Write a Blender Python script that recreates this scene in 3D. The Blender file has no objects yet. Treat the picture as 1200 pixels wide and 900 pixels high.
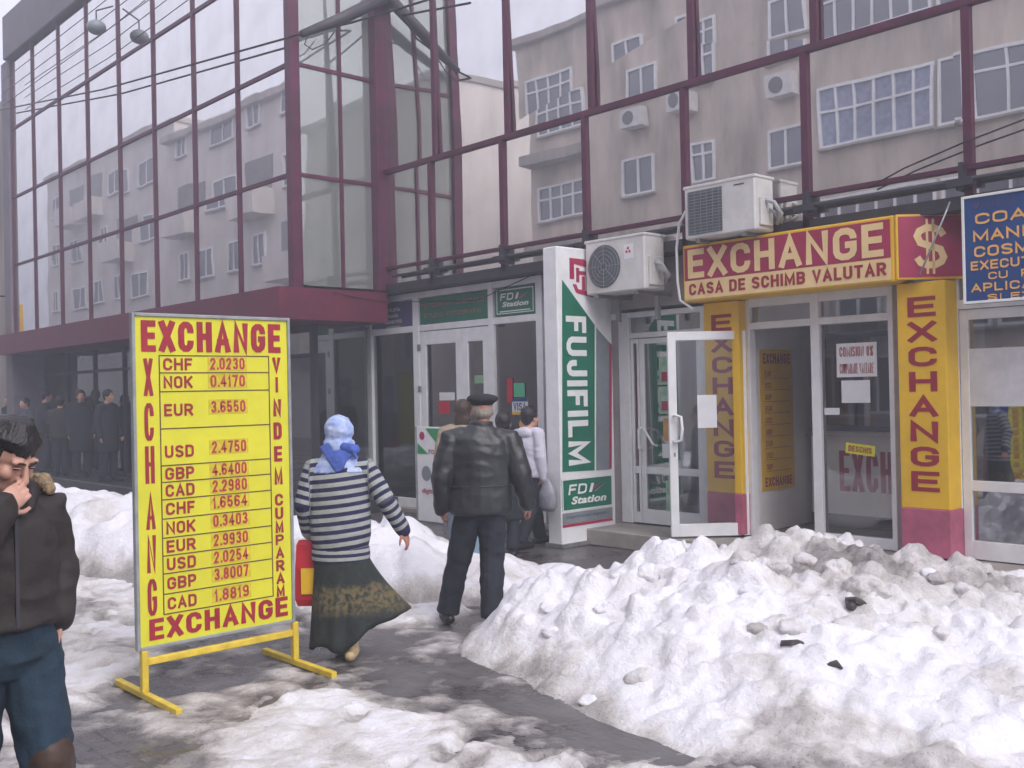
import bpy, bmesh, math, random
import numpy as np
from mathutils import Vector, Matrix, noise

SC = bpy.context.scene
COL = SC.collection
random.seed(7)

# ---------------------------------------------------------------- camera
EYE = Vector((0, 0, 1.75))
YAW, PITCH, ROLL, FOC = math.radians(47.4), math.radians(.36), math.radians(-1.2), 1190.0
FW = Vector((-math.sin(YAW) * math.cos(PITCH), math.cos(YAW) * math.cos(PITCH), math.sin(PITCH)))
_r = Vector((math.cos(YAW), math.sin(YAW), 0)); _u = _r.cross(FW)
RT = _r * math.cos(ROLL) + _u * math.sin(ROLL)
UP = _u * math.cos(ROLL) - _r * math.sin(ROLL)
cam_d = bpy.data.cameras.new('camera')
cam_d.sensor_width = 36.0
cam_d.lens = FOC / 1200 * 36
cam_d.clip_start = .05
cam_d.clip_end = 900
cam = bpy.data.objects.new('camera', cam_d)
COL.objects.link(cam)
M3 = Matrix((RT, UP, -FW)).transposed()
cam.matrix_world = Matrix.Translation(EYE) @ M3.to_4x4()
SC.camera = cam

# ---------------------------------------------------------------- light
SUN_EL, SUN_AZ = math.radians(45), math.radians(98)     # azimuth measured clockwise from +Y
w = bpy.data.worlds.new('World'); SC.world = w; w.use_nodes = True
nt = w.node_tree
bg = nt.nodes['Background']
sky = nt.nodes.new('ShaderNodeTexSky'); sky.sky_type = 'NISHITA'; sky.sun_disc = False
sky.sun_elevation = SUN_EL; sky.sun_rotation = SUN_AZ
sky.dust_density = 6; sky.air_density = 1.0; sky.ozone_density = 1.0
hs = nt.nodes.new('ShaderNodeHueSaturation'); hs.inputs['Saturation'].default_value = .12
mx = nt.nodes.new('ShaderNodeMix'); mx.data_type = 'RGBA'; mx.inputs[0].default_value = .55
mx.inputs[7].default_value = (6.75, 6.75, 8.3, 1)          # even cloud cover
nt.links.new(sky.outputs[0], hs.inputs['Color'])
nt.links.new(hs.outputs[0], mx.inputs[6])
nt.links.new(mx.outputs[2], bg.inputs['Color'])
bg.inputs['Strength'].default_value = .115
sun_d = bpy.data.lights.new('sun', 'SUN'); sun_d.energy = 1.0; sun_d.angle = math.radians(55); sun_d.color = (1, .97, .95)
sun = bpy.data.objects.new('sun', sun_d); COL.objects.link(sun)
sd = Vector((math.sin(SUN_AZ) * math.cos(SUN_EL), math.cos(SUN_AZ) * math.cos(SUN_EL), math.sin(SUN_EL)))
sun.rotation_euler = sd.to_track_quat('Z', 'Y').to_euler()
SC.view_settings.view_transform = 'Standard'
SC.view_settings.look = 'None'
SC.view_settings.exposure = 1.1
SC.view_settings.gamma = 1
SC.cycles.use_denoising = True
SC.cycles.max_bounces = 8
SC.cycles.transparent_max_bounces = 12

# ---------------------------------------------------------------- survey helpers
def ray(px, py): return FW + RT * ((px - 600) / FOC) + UP * ((450 - py) / FOC)
def on_y(px, py, Y): d = ray(px, py); return EYE + d * (Y / d.y)
def on_x(px, py, X): d = ray(px, py); return EYE + d * (X / d.x)
def on_z(px, py, Z=0): d = ray(px, py); return EYE + d * ((Z - EYE.z) / d.z)

# ---------------------------------------------------------------- materials
MATS = {}
def pmat(name, col, rough=.6, var=.12, scale=6, bump=0., bscale=40, metal=0., spec=.5, detail=5, col2=None, coat=0., stretch=None):
    if name in MATS: return MATS[name]
    m = bpy.data.materials.new(name); m.use_nodes = True
    n, l = m.node_tree.nodes, m.node_tree.links
    b = n['Principled BSDF']
    tc = n.new('ShaderNodeTexCoord')
    nz = n.new('ShaderNodeTexNoise'); nz.inputs['Scale'].default_value = scale; nz.inputs['Detail'].default_value = detail
    nz.inputs['Roughness'].default_value = .65
    if stretch:
        mp = n.new('ShaderNodeMapping'); mp.inputs['Scale'].default_value = stretch; l.new(tc.outputs['Object'], mp.inputs['Vector']); l.new(mp.outputs[0], nz.inputs['Vector'])
    else: l.new(tc.outputs['Object'], nz.inputs['Vector'])
    rp = n.new('ShaderNodeValToRGB')
    c2 = col2 if col2 else tuple(c * (1 - var * 1.6) for c in col)
    c1 = col if col2 else tuple(min(1, c * (1 + var)) for c in col)
    rp.color_ramp.elements[0].position = .3; rp.color_ramp.elements[1].position = .7
    rp.color_ramp.elements[0].color = (*c2, 1); rp.color_ramp.elements[1].color = (*c1, 1)
    l.new(nz.outputs['Fac'], rp.inputs['Fac']); l.new(rp.outputs['Color'], b.inputs['Base Color'])
    mr = n.new('ShaderNodeMapRange'); mr.inputs['To Min'].default_value = max(.03, rough - .1); mr.inputs['To Max'].default_value = min(1, rough + .1)
    l.new(nz.outputs['Fac'], mr.inputs['Value']); l.new(mr.outputs['Result'], b.inputs['Roughness'])
    b.inputs['Metallic'].default_value = metal
    b.inputs['Specular IOR Level'].default_value = spec
    b.inputs['Coat Weight'].default_value = coat
    if bump:
        nb = n.new('ShaderNodeTexNoise'); nb.inputs['Scale'].default_value = bscale; nb.inputs['Detail'].default_value = 4
        l.new(tc.outputs['Object'], nb.inputs['Vector'])
        bp = n.new('ShaderNodeBump'); bp.inputs['Strength'].default_value = bump; bp.inputs['Distance'].default_value = .01
        l.new(nb.outputs['Fac'], bp.inputs['Height']); l.new(bp.outputs['Normal'], b.inputs['Normal'])
    MATS[name] = m
    return m

def mirror_glass(name, tint, dark, fac, rough=.012):
    m = bpy.data.materials.new(name); m.use_nodes = True
    n, l = m.node_tree.nodes, m.node_tree.links
    n.remove(n['Principled BSDF']); out = n['Material Output']
    g = n.new('ShaderNodeBsdfGlossy'); g.inputs['Roughness'].default_value = rough
    d = n.new('ShaderNodeBsdfDiffuse'); mix = n.new('ShaderNodeMixShader')
    tc = n.new('ShaderNodeTexCoord'); nz = n.new('ShaderNodeTexNoise'); nz.inputs['Scale'].default_value = 1.6; nz.inputs['Detail'].default_value = 6
    rp = n.new('ShaderNodeValToRGB')
    rp.color_ramp.elements[0].color = (*[c * .9 for c in tint], 1); rp.color_ramp.elements[1].color = (*tint, 1)
    rp.color_ramp.elements[0].position = .35; rp.color_ramp.elements[1].position = .6
    l.new(tc.outputs['Object'], nz.inputs['Vector']); l.new(nz.outputs['Fac'], rp.inputs['Fac']); l.new(rp.outputs['Color'], g.inputs['Color'])
    d.inputs['Color'].default_value = (*dark, 1); mix.inputs[0].default_value = fac
    bw = n.new('ShaderNodeTexNoise'); bw.inputs['Scale'].default_value = 1.1; bw.inputs['Detail'].default_value = 1
    l.new(tc.outputs['Object'], bw.inputs['Vector'])
    bp = n.new('ShaderNodeBump'); bp.inputs['Strength'].default_value = .065; bp.inputs['Distance'].default_value = .02
    l.new(bw.outputs['Fac'], bp.inputs['Height']); l.new(bp.outputs['Normal'], g.inputs['Normal'])
    l.new(d.outputs[0], mix.inputs[1]); l.new(g.outputs[0], mix.inputs[2]); l.new(mix.outputs[0], out.inputs['Surface'])
    return m

def clear_glass(name, tint, base):
    m = bpy.data.materials.new(name); m.use_nodes = True
    n, l = m.node_tree.nodes, m.node_tree.links
    n.remove(n['Principled BSDF']); out = n['Material Output']
    g = n.new('ShaderNodeBsdfGlossy'); g.inputs['Roughness'].default_value = .02
    t = n.new('ShaderNodeBsdfTransparent'); t.inputs['Color'].default_value = (*tint, 1)
    lw = n.new('ShaderNodeFresnel'); lw.inputs['IOR'].default_value = 1.5
    ad = n.new('ShaderNodeMath'); ad.operation = 'ADD'; ad.use_clamp = True
    tc = n.new('ShaderNodeTexCoord'); nz = n.new('ShaderNodeTexNoise'); nz.inputs['Scale'].default_value = 2.5; nz.inputs['Detail'].default_value = 6
    mr = n.new('ShaderNodeMapRange'); mr.inputs['To Min'].default_value = base * .7; mr.inputs['To Max'].default_value = base * 1.3
    l.new(tc.outputs['Object'], nz.inputs['Vector']); l.new(nz.outputs['Fac'], mr.inputs['Value'])
    mix = n.new('ShaderNodeMixShader')
    l.new(lw.outputs[0], ad.inputs[0]); l.new(mr.outputs['Result'], ad.inputs[1]); l.new(ad.outputs[0], mix.inputs[0])
    l.new(t.outputs[0], mix.inputs[1]); l.new(g.outputs[0], mix.inputs[2]); l.new(mix.outputs[0], out.inputs['Surface'])
    return m

MAROON = pmat('maroon_metal', (.095, .011, .042), .5, .3, 3, .08)
MAROON2 = pmat('maroon_fascia', (.135, .014, .038), .5, .2, 1.5, .1, 12)
PVC = pmat('white_pvc', (.82, .82, .83), .35, .07, 4, .03)
WALLW = pmat('interior_white', (.86, .85, .83), .8, .06, 2)
PLASTER = pmat('grey_plaster', (.40, .36, .35), .85, .15, 3, .3, 60)
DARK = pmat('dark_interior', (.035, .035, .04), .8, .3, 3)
DARKF = pmat('dark_frame', (.04, .035, .045), .5, .2, 4)
YEL = pmat('yellow_sheet', (.70, .66, .03), .45, .06, 3, .03)
YEL2 = pmat('yellow_orange_sheet', (.84, .50, .015), .5, .10, 2.2, .05, detail=9)
RED = pmat('dark_red_letter', (.34, .012, .03), .5, .12, 8)
CRIM = pmat('crimson_sheet', (.38, .018, .075), .45, .1, 3, .03)
CREAM = pmat('cream_letter', (.85, .62, .30), .5, .06, 5)
PINK = pmat('pink_sheet', (.50, .12, .20), .55, .2, 5, .05, detail=9)
GREEN = pmat('green_sheet', (.005, .16, .09), .4, .12, 3, .03)
GREEN2 = pmat('bright_green_sheet', (.02, .30, .09), .45, .1, 3)
WHT = pmat('white_letter', (.8, .8, .78), .5, .05, 8)
GREYSH = pmat('grey_sheet', (.22, .25, .27), .45, .12, 3)
PURP = pmat('purple_sheet', (.07, .06, .16), .45, .15, 3)
BLUE = pmat('blue_sheet', (.008, .055, .21), .4, .12, 3, .03)
ORNG = pmat('orange_letter', (.85, .45, .12), .5, .06, 8)
REDB = pmat('red_sheet', (.55, .02, .04), .45, .1, 5)
LOGOR = pmat('logo_red', (.42, .02, .08), .45, .08, 5)
PAPER = pmat('paper', (.78, .78, .80), .8, .06, 6)
STEEL = pmat('steel', (.35, .35, .36), .4, .15, 8, metal=.6)
ALU = pmat('alu_edge', (.33, .35, .36), .45, .15, 8, metal=.3)
ACW = pmat('ac_casing', (.66, .64, .62), .5, .1, 5, .05)
ACG = pmat('ac_grille', (.13, .13, .14), .6, .2, 12)
BLACK = pmat('black_rubber', (.012, .012, .014), .6, .2, 8)
YPAINT = pmat('yellow_paint', (.72, .52, .05), .45, .18, 9, .1)
CONC = pmat('concrete', (.58, .49, .41), .85, .3, 1.1, .3, 20, detail=9, stretch=(1, 1, .22))
CONC3 = pmat('haze_paled_concrete', (.64, .58, .54), .85, .12, 1.1, .3, 20, detail=9, stretch=(1, 1, .22))  # wall colour paled and evened to stand in for fog in the mirror
CONC2 = pmat('concrete_dark', (.40, .35, .32), .9, .3, 1.0, .3, 20, detail=9, stretch=(1, 1, .22))
STEPM = pmat('step_tile', (.34, .31, .28), .55, .2, 3, .1)
CURTAIN = pmat('curtain_blue', (.3, .33, .45), .9, .2, 6)
WINDARK = mirror_glass('window_dark_glass', (.45, .45, .5), (.05, .05, .06), .35)
CURT = mirror_glass('curtain_wall_glass', (.93, .91, .90), (.10, .095, .09), .86)
CURT2 = mirror_glass('grey_curtain_glass', (.75, .77, .75), (.27, .29, .28), .42)  # side panes: greyer base and weaker mirror than the front
SHOPG = clear_glass('shop_glass', (.76, .78, .80), .26)
DOORG = clear_glass('door_glass', (.96, .97, .98), .012)
DARKG = clear_glass('dark_shop_glass', (.60, .64, .68), .28)

# ---------------------------------------------------------------- mesh helpers
def wmat(o):
    m = o.matrix_basis.copy()
    while o.parent:
        o = o.parent; m = o.matrix_basis @ m
    return m

def tag(o, label=None, cat=None, group=None, kind=None):
    if label: o['label'] = label
    if cat: o['category'] = cat
    if group: o['group'] = group
    if kind: o['kind'] = kind
    return o

def thing(name, loc, label, cat, rz=0, group=None):
    o = bpy.data.objects.new(name, None); COL.objects.link(o)
    o.empty_display_size = .2
    o.location = loc; o.rotation_euler = (0, 0, rz)
    return tag(o, label, cat, group)

class Frame:
    """a flat panel: u to the right, v up, n towards the viewer"""
    def __init__(s, O, U, V, N): s.O, s.U, s.V, s.N = Vector(O), Vector(U), Vector(V), Vector(N)
    def p(s, u, v, n=0): return s.O + s.U * u + s.V * v + s.N * n
def FY(Y): return Frame((0, Y, 0), (1, 0, 0), (0, 0, 1), (0, -1, 0))
def FX(X): return Frame((X, 0, 0), (0, 1, 0), (0, 0, 1), (1, 0, 0))

class MB:
    def __init__(s): s.v, s.f = [], []
    def add(s, vs, fs):
        k = len(s.v); s.v += [tuple(v) for v in vs]; s.f += [tuple(i + k for i in f) for f in fs]; return s
    def hexa(s, p):
        return s.add(p, [(0, 3, 2, 1), (4, 5, 6, 7), (0, 1, 5, 4), (1, 2, 6, 5), (2, 3, 7, 6), (3, 0, 4, 7)])
    def box(s, x0, x1, y0, y1, z0, z1):
        return s.hexa([(x0, y0, z0), (x1, y0, z0), (x1, y1, z0), (x0, y1, z0), (x0, y0, z1), (x1, y0, z1), (x1, y1, z1), (x0, y1, z1)])
    def fbox(s, F, u0, u1, v0, v1, n0, n1):
        return s.hexa([F.p(u0, v0, n0), F.p(u1, v0, n0), F.p(u1, v1, n0), F.p(u0, v1, n0), F.p(u0, v0, n1), F.p(u1, v0, n1), F.p(u1, v1, n1), F.p(u0, v1, n1)])
    def fpoly(s, F, uv, n0, n1):
        k = len(uv)
        a = sum(uv[i][0] * uv[(i + 1) % k][1] - uv[(i + 1) % k][0] * uv[i][1] for i in range(k))
        if a < 0: uv = uv[::-1]
        vs = [F.p(u, v, n0) for u, v in uv] + [F.p(u, v, n1) for u, v in uv]
        return s.add(vs, [tuple(range(k))[::-1], tuple(range(k, 2 * k))] + [(i, (i + 1) % k, k + (i + 1) % k, k + i) for i in range(k)])
    def fring(s, F, u0, u1, v0, v1, b, n0, n1, bt=None, bb=None):
        bt = b if bt is None else bt; bb = b if bb is None else bb
        s.fbox(F, u0, u0 + b, v0, v1, n0, n1); s.fbox(F, u1 - b, u1, v0, v1, n0, n1)
        s.fbox(F, u0 + b, u1 - b, v1 - bt, v1, n0, n1); return s.fbox(F, u0 + b, u1 - b, v0, v0 + bb, n0, n1)
    def loft(s, rings, cap=True):
        k = len(rings[0]); n = len(rings)
        fs = [(i * k + j, i * k + (j + 1) % k, (i + 1) * k + (j + 1) % k, (i + 1) * k + j) for i in range(n - 1) for j in range(k)]
        if cap: fs += [tuple(range(k))[::-1], tuple(range((n - 1) * k, n * k))]
        return s.add([p for r in rings for p in r], fs)
    def tube(s, pts, rad, k=8, round_caps=False):
        pts = [Vector(p) for p in pts]
        if isinstance(rad, (int, float)): rad = [rad] * len(pts)
        if round_caps:
            a, b = pts[0], pts[-1]; da = (pts[0] - pts[1]).normalized(); db = (pts[-1] - pts[-2]).normalized()
            ra, rb = rad[0], rad[-1]
            pts = [a + da * ra * .95, a + da * ra * .6] + pts + [b + db * rb * .6, b + db * rb * .95]
            rad = [ra * .3, ra * .8] + list(rad) + [rb * .8, rb * .3]
        rings = []; side = None
        for i, p in enumerate(pts):
            t = (pts[min(i + 1, len(pts) - 1)] - pts[max(i - 1, 0)])
            if t.length < 1e-9: t = Vector((0, 0, 1))
            t.normalize()
            if side is None:
                side = t.orthogonal().normalized()
            else:
                side = (side - t * side.dot(t)).normalized()
            o = t.cross(side)
            rings.append([p + (side * math.cos(2 * math.pi * j / k) + o * math.sin(2 * math.pi * j / k)) * rad[i] for j in range(k)])
        return s.loft(rings)
    def ell(s, c, r, R=None, k=14, m=9):
        c = Vector(c); R = R or Matrix.Identity(3); rings = []
        for i in range(m + 1):
            a = -math.pi / 2 + math.pi * (i + .15) / (m + .3)
            rings.append([c + R @ Vector((r[0] * math.cos(a) * math.cos(2 * math.pi * j / k), r[1] * math.cos(a) * math.sin(2 * math.pi * j / k), r[2] * math.sin(a))) for j in range(k)])
        return s.loft(rings)
    def rings_z(s, lst, k=20):
        """lst of (cx, cy, z, rx, ry)"""
        return s.loft([[Vector((cx + rx * math.cos(2 * math.pi * j / k), cy + ry * math.sin(2 * math.pi * j / k), z)) for j in range(k)] for cx, cy, z, rx, ry in lst])
    def mesh(s, name):
        me = bpy.data.meshes.new(name); me.from_pydata(s.v, [], s.f); me.update(); return me
    def build(s, name, mat, parent=None, bevel=0, smooth=False, loc=None, **kw):
        """vertices are given in world space; the object's origin goes to its base centre"""
        me = s.mesh(name)
        if bevel:
            bm = bmesh.new(); bm.from_mesh(me)
            bmesh.ops.bevel(bm, geom=list(bm.edges), offset=bevel, segments=1, affect='EDGES', clamp_overlap=True)
            bm.to_mesh(me); bm.free()
        return place(me, name, mat, parent, smooth, loc, **kw)

def place(me, name, mat, parent=None, smooth=False, loc=None, **kw):
    o = bpy.data.objects.new(name, me); COL.objects.link(o)
    if mat is not None: me.materials.append(mat)
    n = len(me.vertices); a = np.empty(n * 3); me.vertices.foreach_get('co', a); a = a.reshape(-1, 3)
    if loc is None:
        lo, hi = a.min(0), a.max(0); loc = Vector(((lo[0] + hi[0]) / 2, (lo[1] + hi[1]) / 2, lo[2]))
    loc = Vector(loc)
    if parent:
        o.parent = parent
        P = wmat(parent).inverted()
        me.transform(P); l2 = P @ loc
        me.transform(Matrix.Translation(-l2)); o.location = l2
    else:
        me.transform(Matrix.Translation(-loc)); o.location = loc
    if smooth: me.polygons.foreach_set('use_smooth', [True] * len(me.polygons))
    tag(o, **kw)
    return o

def text_raw(s, bold=0., shear=0.):
    c = bpy.data.curves.new('letters', 'FONT'); c.body = s; c.size = 1; c.offset = bold; c.shear = shear; c.resolution_u = 4
    if bold > .02: c.space_character = 1 + bold * 1.2
    o = bpy.data.objects.new('letters', c)
    me = bpy.data.meshes.new_from_object(o)
    bpy.data.objects.remove(o)
    n = len(me.vertices); a = np.empty(n * 3); me.vertices.foreach_get('co', a); a = a.reshape(-1, 3)[:, :2]
    fs = [tuple(p.vertices) for p in me.polygons]
    bpy.data.meshes.remove(me); bpy.data.curves.remove(c)
    return a, fs

def add_text(mb, s, F, u0, u1, v0, v1, n=.004, bold=.03, shear=0., rot=0, slope=0.):
    a, fs = text_raw(s, bold, shear)
    lo, hi = a.min(0), a.max(0); q = (a - lo) / (hi - lo)
    if rot == -90: q = np.stack([q[:, 1], 1 - q[:, 0]], 1)
    vs = [F.p(u0 + (u1 - u0) * x, v0 + (v1 - v0) * y + slope * x, n) for x, y in q]
    # turn faces towards the viewer
    if fs:
        f = fs[0]; p = [vs[i] for i in f]; nn = sum(((p[i] - p[0]).cross(p[(i + 1) % len(p)] - p[0]) for i in range(1, len(p) - 1)), Vector())
        if nn.dot(F.N) < 0: fs = [t[::-1] for t in fs]
    mb.add(vs, fs); return mb

def text(s, F, u0, u1, v0, v1, mat, parent, n=.004, name='lettering', **kw):
    return add_text(MB(), s, F, u0, u1, v0, v1, n, **kw).build(name, mat, parent)

# ---------------------------------------------------------------- block lettering (drawn strokes)
def _arc(cx, cy, rx, ry, a0, a1, n=5):
    return [(cx + rx * math.cos(math.radians(a0 + (a1 - a0) * i / n)), cy + ry * math.sin(math.radians(a0 + (a1 - a0) * i / n))) for i in range(n + 1)]
_R = .24
def _bowl(y0, y1, x0=0.):      # closed on the left, round on the right, from top to bottom
    h = (y1 - y0); r = min(_R, h * .5)
    return [(x0, y1)] + _arc(.55, y1 - r, .45, r, 90, 0) + _arc(.55, y0 + r, .45, r, 0, -90) + [(x0, y0)]
_O = _arc(.5, 1 - _R, .5, _R, 90, 180) + _arc(.5, _R, .5, _R, 180, 270) + _arc(.5, _R, .5, _R, 270, 360) + _arc(.5, 1 - _R, .5, _R, 0, 90)
_S = _arc(.5, .78, .5, .22, 5, 180) + [(.12, .60)] + [(.88, .42)] + _arc(.5, .22, .5, .22, 0, -175)
_C = _arc(.5, 1 - _R, .5, _R, 0, 180) + _arc(.5, _R, .5, _R, 180, 360)
GL = {
 'A': (1.05, [[(0, 0), (.5, 1), (1, 0)], [(.2, .3), (.8, .3)]]), 'B': (1, [[(0, 0), (0, 1)], _bowl(.52, 1), _bowl(0, .52)]), 'C': (1, [[(1, .68)] + _C + [(1, .32)]]),
 'D': (1, [[(0, 0), (0, 1)], _bowl(0, 1)]), 'E': (.9, [[(1, 1), (0, 1), (0, 0), (1, 0)], [(0, .51), (.9, .51)]]), 'F': (.86, [[(1, 1), (0, 1), (0, 0)], [(0, .5), (.85, .5)]]),
 'G': (1.02, [[(1, .7)] + _C + [(1, .46), (.55, .46)]]), 'H': (1, [[(0, 0), (0, 1)], [(1, 0), (1, 1)], [(0, .52), (1, .52)]]), 'I': (.3, [[(.5, 0), (.5, 1)]]),
 'J': (.85, [[(1, 1)] + _arc(.5, _R, .5, _R, 0, -180) + [(0, .36)]]), 'K': (1, [[(0, 0), (0, 1)], [(1, 1), (.05, .42)], [(.3, .6), (1, 0)]]), 'L': (.85, [[(0, 1), (0, 0), (1, 0)]]),
 'M': (1.25, [[(0, 0), (0, 1), (.5, .12), (1, 1), (1, 0)]]), 'N': (1.02, [[(0, 0), (0, 1), (1, 0), (1, 1)]]), 'O': (1, [_O + [_O[0]]]), 'P': (.95, [[(0, 0), (0, 1)], _bowl(.44, 1)]),
 'R': (1, [[(0, 0), (0, 1)], _bowl(.46, 1), [(.5, .46), (1, 0)]]), 'S': (1, [_S]), 'T': (.95, [[(0, 1), (1, 1)], [(.5, 0), (.5, 1)]]), 'U': (1, [[(0, 1)] + _arc(.5, _R, .5, _R, 180, 360) + [(1, 1)]]),
 'V': (1, [[(0, 1), (.5, 0), (1, 1)]]), 'X': (1, [[(0, 0), (1, 1)], [(0, 1), (1, 0)]]), 'Z': (.95, [[(0, 1), (1, 1), (0, 0), (1, 0)]]), 'Y': (1, [[(0, 1), (.5, .45), (1, 1)], [(.5, .45), (.5, 0)]]),
 '0': (.9, [_O + [_O[0]]]), '1': (.5, [[(.1, .78), (.7, 1), (.7, 0)]]), '2': (.9, [[(0, .72)] + _arc(.5, .74, .5, .26, 180, -20) + [(0, 0), (1, 0)]]), '3': (.9, [_arc(.5, .76, .5, .24, 170, -80) + _arc(.5, .26, .5, .26, 80, -170)]),
 '4': (.95, [[(.72, 0), (.72, 1), (0, .27), (1, .27)]]), '5': (.9, [[(.95, 1), (.1, 1), (.05, .52)] + _arc(.5, .31, .5, .31, 110, -165)]), '6': (.9, [[(.95, .8)] + _arc(.5, .76, .5, .24, 20, 180) + _arc(.5, .28, .5, .28, 180, 520, 12)]),
 '7': (.85, [[(0, 1), (1, 1), (.4, 0)]]), '8': (.9, [_arc(.5, .76, .44, .24, -90, 270, 12), _arc(.5, .26, .5, .26, 90, 450, 12)]), '9': (.9, [_arc(.5, .72, .5, .28, 0, 360, 12) + _arc(.5, .24, .5, .24, 0, -160)]),
 '.': (.2, [[(.5, 0), (.5, .01)]]), ' ': (.45, []), '%': (1.1, [[(0, 0), (1, 1)], _arc(.2, .8, .18, .18, 0, 360, 8), _arc(.8, .2, .18, .18, 0, 360, 8)]),
 '$': (1, [_S, [(.40, -.12), (.40, 1.12)], [(.60, -.12), (.60, 1.12)]]),
 'Ă': (1.05, [[(0, 0), (.5, 1), (1, 0)], [(.2, .3), (.8, .3)], [(.25, 1.3), (.5, 1.2), (.75, 1.3)]]),
}
def ribbon(pts, t, cap=0.):
    P = []
    for p in pts:
        p = Vector(p)
        if not P or (p - P[-1]).length > 1e-5: P.append(p)
    closed = (P[0] - P[-1]).length < 1e-4 and len(P) > 3
    if closed: P.pop()
    if not closed and len(P) > 1:
        a0 = (P[0] - P[1]).normalized(); b0 = (P[-1] - P[-2]).normalized()
        P[0] = P[0] + a0 * cap; P[-1] = P[-1] + b0 * cap
    n = len(P); L, Rr = [], []
    for i in range(n):
        a = P[i - 1] if (i > 0 or closed) else None
        b = P[(i + 1) % n] if (i < n - 1 or closed) else None
        d0 = (P[i] - a).normalized() if a is not None else (b - P[i]).normalized()
        d1 = (b - P[i]).normalized() if b is not None else d0
        n0 = Vector((-d0.y, d0.x)); n1 = Vector((-d1.y, d1.x)); m = n0 + n1
        m = m.normalized() if m.length > .1 else n0
        k = t / 2 / max(.45, m.dot(n1))
        L.append(P[i] + m * k); Rr.append(P[i] - m * k)
    vs = L + Rr; seg = n if closed else n - 1
    return vs, [(n + i, n + (i + 1) % n, (i + 1) % n, i) for i in range(seg)]
_old_add_text = add_text
def add_text(mb, s, F, u0, u1, v0, v1, n=.004, bold=.03, shear=0., rot=0, slope=0.):
    if any(ch not in GL for ch in s) or (shear and s != 'FD'):
        return _old_add_text(mb, s, F, u0, u1, v0, v1, n, bold, shear, rot, slope)
    Wd, Ht = (v1 - v0, u1 - u0) if rot == -90 else (u1 - u0, v1 - v0)
    gap = .2 if len(s) > 1 else 0
    tot = sum(GL[c][0] for c in s) + gap * (len(s) - 1)
    k = Wd / tot
    t = min(Ht * (.12 + bold * 1.7), k * .40)
    if s == 'I': t = Wd
    ty = min(t, Ht * .205); sx = ty / t
    x = 0.
    for c in s:
        wch = GL[c][0] * k
        for q, st in enumerate(GL[c][1]):
            if c == '$': t = ty = Ht * (.155 if q == 0 else .055); sx = 1.
            pts = [((x + t / 2 + a * max(1e-4, wch - t)) * sx, ty / 2 + b * (Ht - ty)) for a, b in st]
            vs, fs = ribbon(pts, ty, ty * (.5 if len(st) < 9 or c in 'JUPRBD' else .1))
            vs = [(v.x / sx + shear * v.y, v.y) for v in vs]
            if rot == -90: P = [F.p(u0 + b, v1 - a, n + q * .0006) for a, b in vs]
            else: P = [F.p(u0 + a, v0 + b + slope * a / Wd, n + q * .0006) for a, b in vs]
            if c == '$' and q: P = [p + F.N * -.0012 for p in P]
            k0 = fs[0]; nn = (P[k0[1]] - P[k0[0]]).cross(P[k0[2]] - P[k0[0]])
            if nn.dot(F.N) < 0: fs = [f[::-1] for f in fs]
            mb.add(P, fs)
        x += wch + gap * k
    return mb

# ================================================================ SETTING
def pave_mat():
    m = bpy.data.materials.new('wet_paving'); m.use_nodes = True
    n, l = m.node_tree.nodes, m.node_tree.links; b = n['Principled BSDF']
    tc = n.new('ShaderNodeTexCoord')
    br = n.new('ShaderNodeTexBrick'); br.inputs['Scale'].default_value = 1
    br.inputs['Brick Width'].default_value = .22; br.inputs['Row Height'].default_value = .11; br.inputs['Mortar Size'].default_value = .006
    br.inputs['Color1'].default_value = (.060, .052, .055, 1); br.inputs['Color2'].default_value = (.085, .070, .072, 1); br.inputs['Mortar'].default_value = (.03, .028, .03, 1)
    nz = n.new('ShaderNodeTexNoise'); nz.inputs['Scale'].default_value = 1.7; nz.inputs['Detail'].default_value = 8; nz.inputs['Roughness'].default_value = .7
    l.new(tc.outputs['Object'], br.inputs['Vector']); l.new(tc.outputs['Object'], nz.inputs['Vector'])
    rp = n.new('ShaderNodeValToRGB'); rp.color_ramp.elements[0].position = .42; rp.color_ramp.elements[1].position = .72
    l.new(nz.outputs['Fac'], rp.inputs['Fac'])
    mix = n.new('ShaderNodeMix'); mix.data_type = 'RGBA'; mix.inputs[7].default_value = (.17, .16, .165, 1)   # thin grey slush film
    l.new(rp.outputs['Color'], mix.inputs[0]); l.new(br.outputs['Color'], mix.inputs[6]); l.new(mix.outputs[2], b.inputs['Base Color'])
    mr = n.new('ShaderNodeMapRange'); mr.inputs['From Min'].default_value = .35; mr.inputs['From Max'].default_value = .65
    mr.inputs['To Min'].default_value = .16; mr.inputs['To Max'].default_value = .5
    l.new(nz.outputs['Fac'], mr.inputs['Value']); l.new(mr.outputs['Result'], b.inputs['Roughness'])
    n2 = n.new('ShaderNodeTexNoise'); n2.inputs['Scale'].default_value = 22; n2.inputs['Detail'].default_value = 6
    l.new(tc.outputs['Object'], n2.inputs['Vector'])
    ad = n.new('ShaderNodeMath'); ad.operation = 'MULTIPLY_ADD'; ad.inputs[1].default_value = -.5
    l.new(br.outputs['Fac'], ad.inputs[0]); l.new(n2.outputs['Fac'], ad.inputs[2])
    bp = n.new('ShaderNodeBump'); bp.inputs['Strength'].default_value = .45; bp.inputs['Distance'].default_value = .012
    l.new(ad.outputs[0], bp.inputs['Height']); l.new(bp.outputs['Normal'], b.inputs['Normal'])
    return m
PAVE = pave_mat()
MB().add([(-150, -150, 0), (150, -150, 0), (150, 150, 0), (-150, 150, 0)], [(0, 1, 2, 3)]).build('pavement', PAVE, loc=(0, 0, 0), kind='structure')
MB().box(-7.9, 2.2, 8.32, 11.4, .004, .18).build('step', STEPM, bevel=.008, kind='structure')
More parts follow.
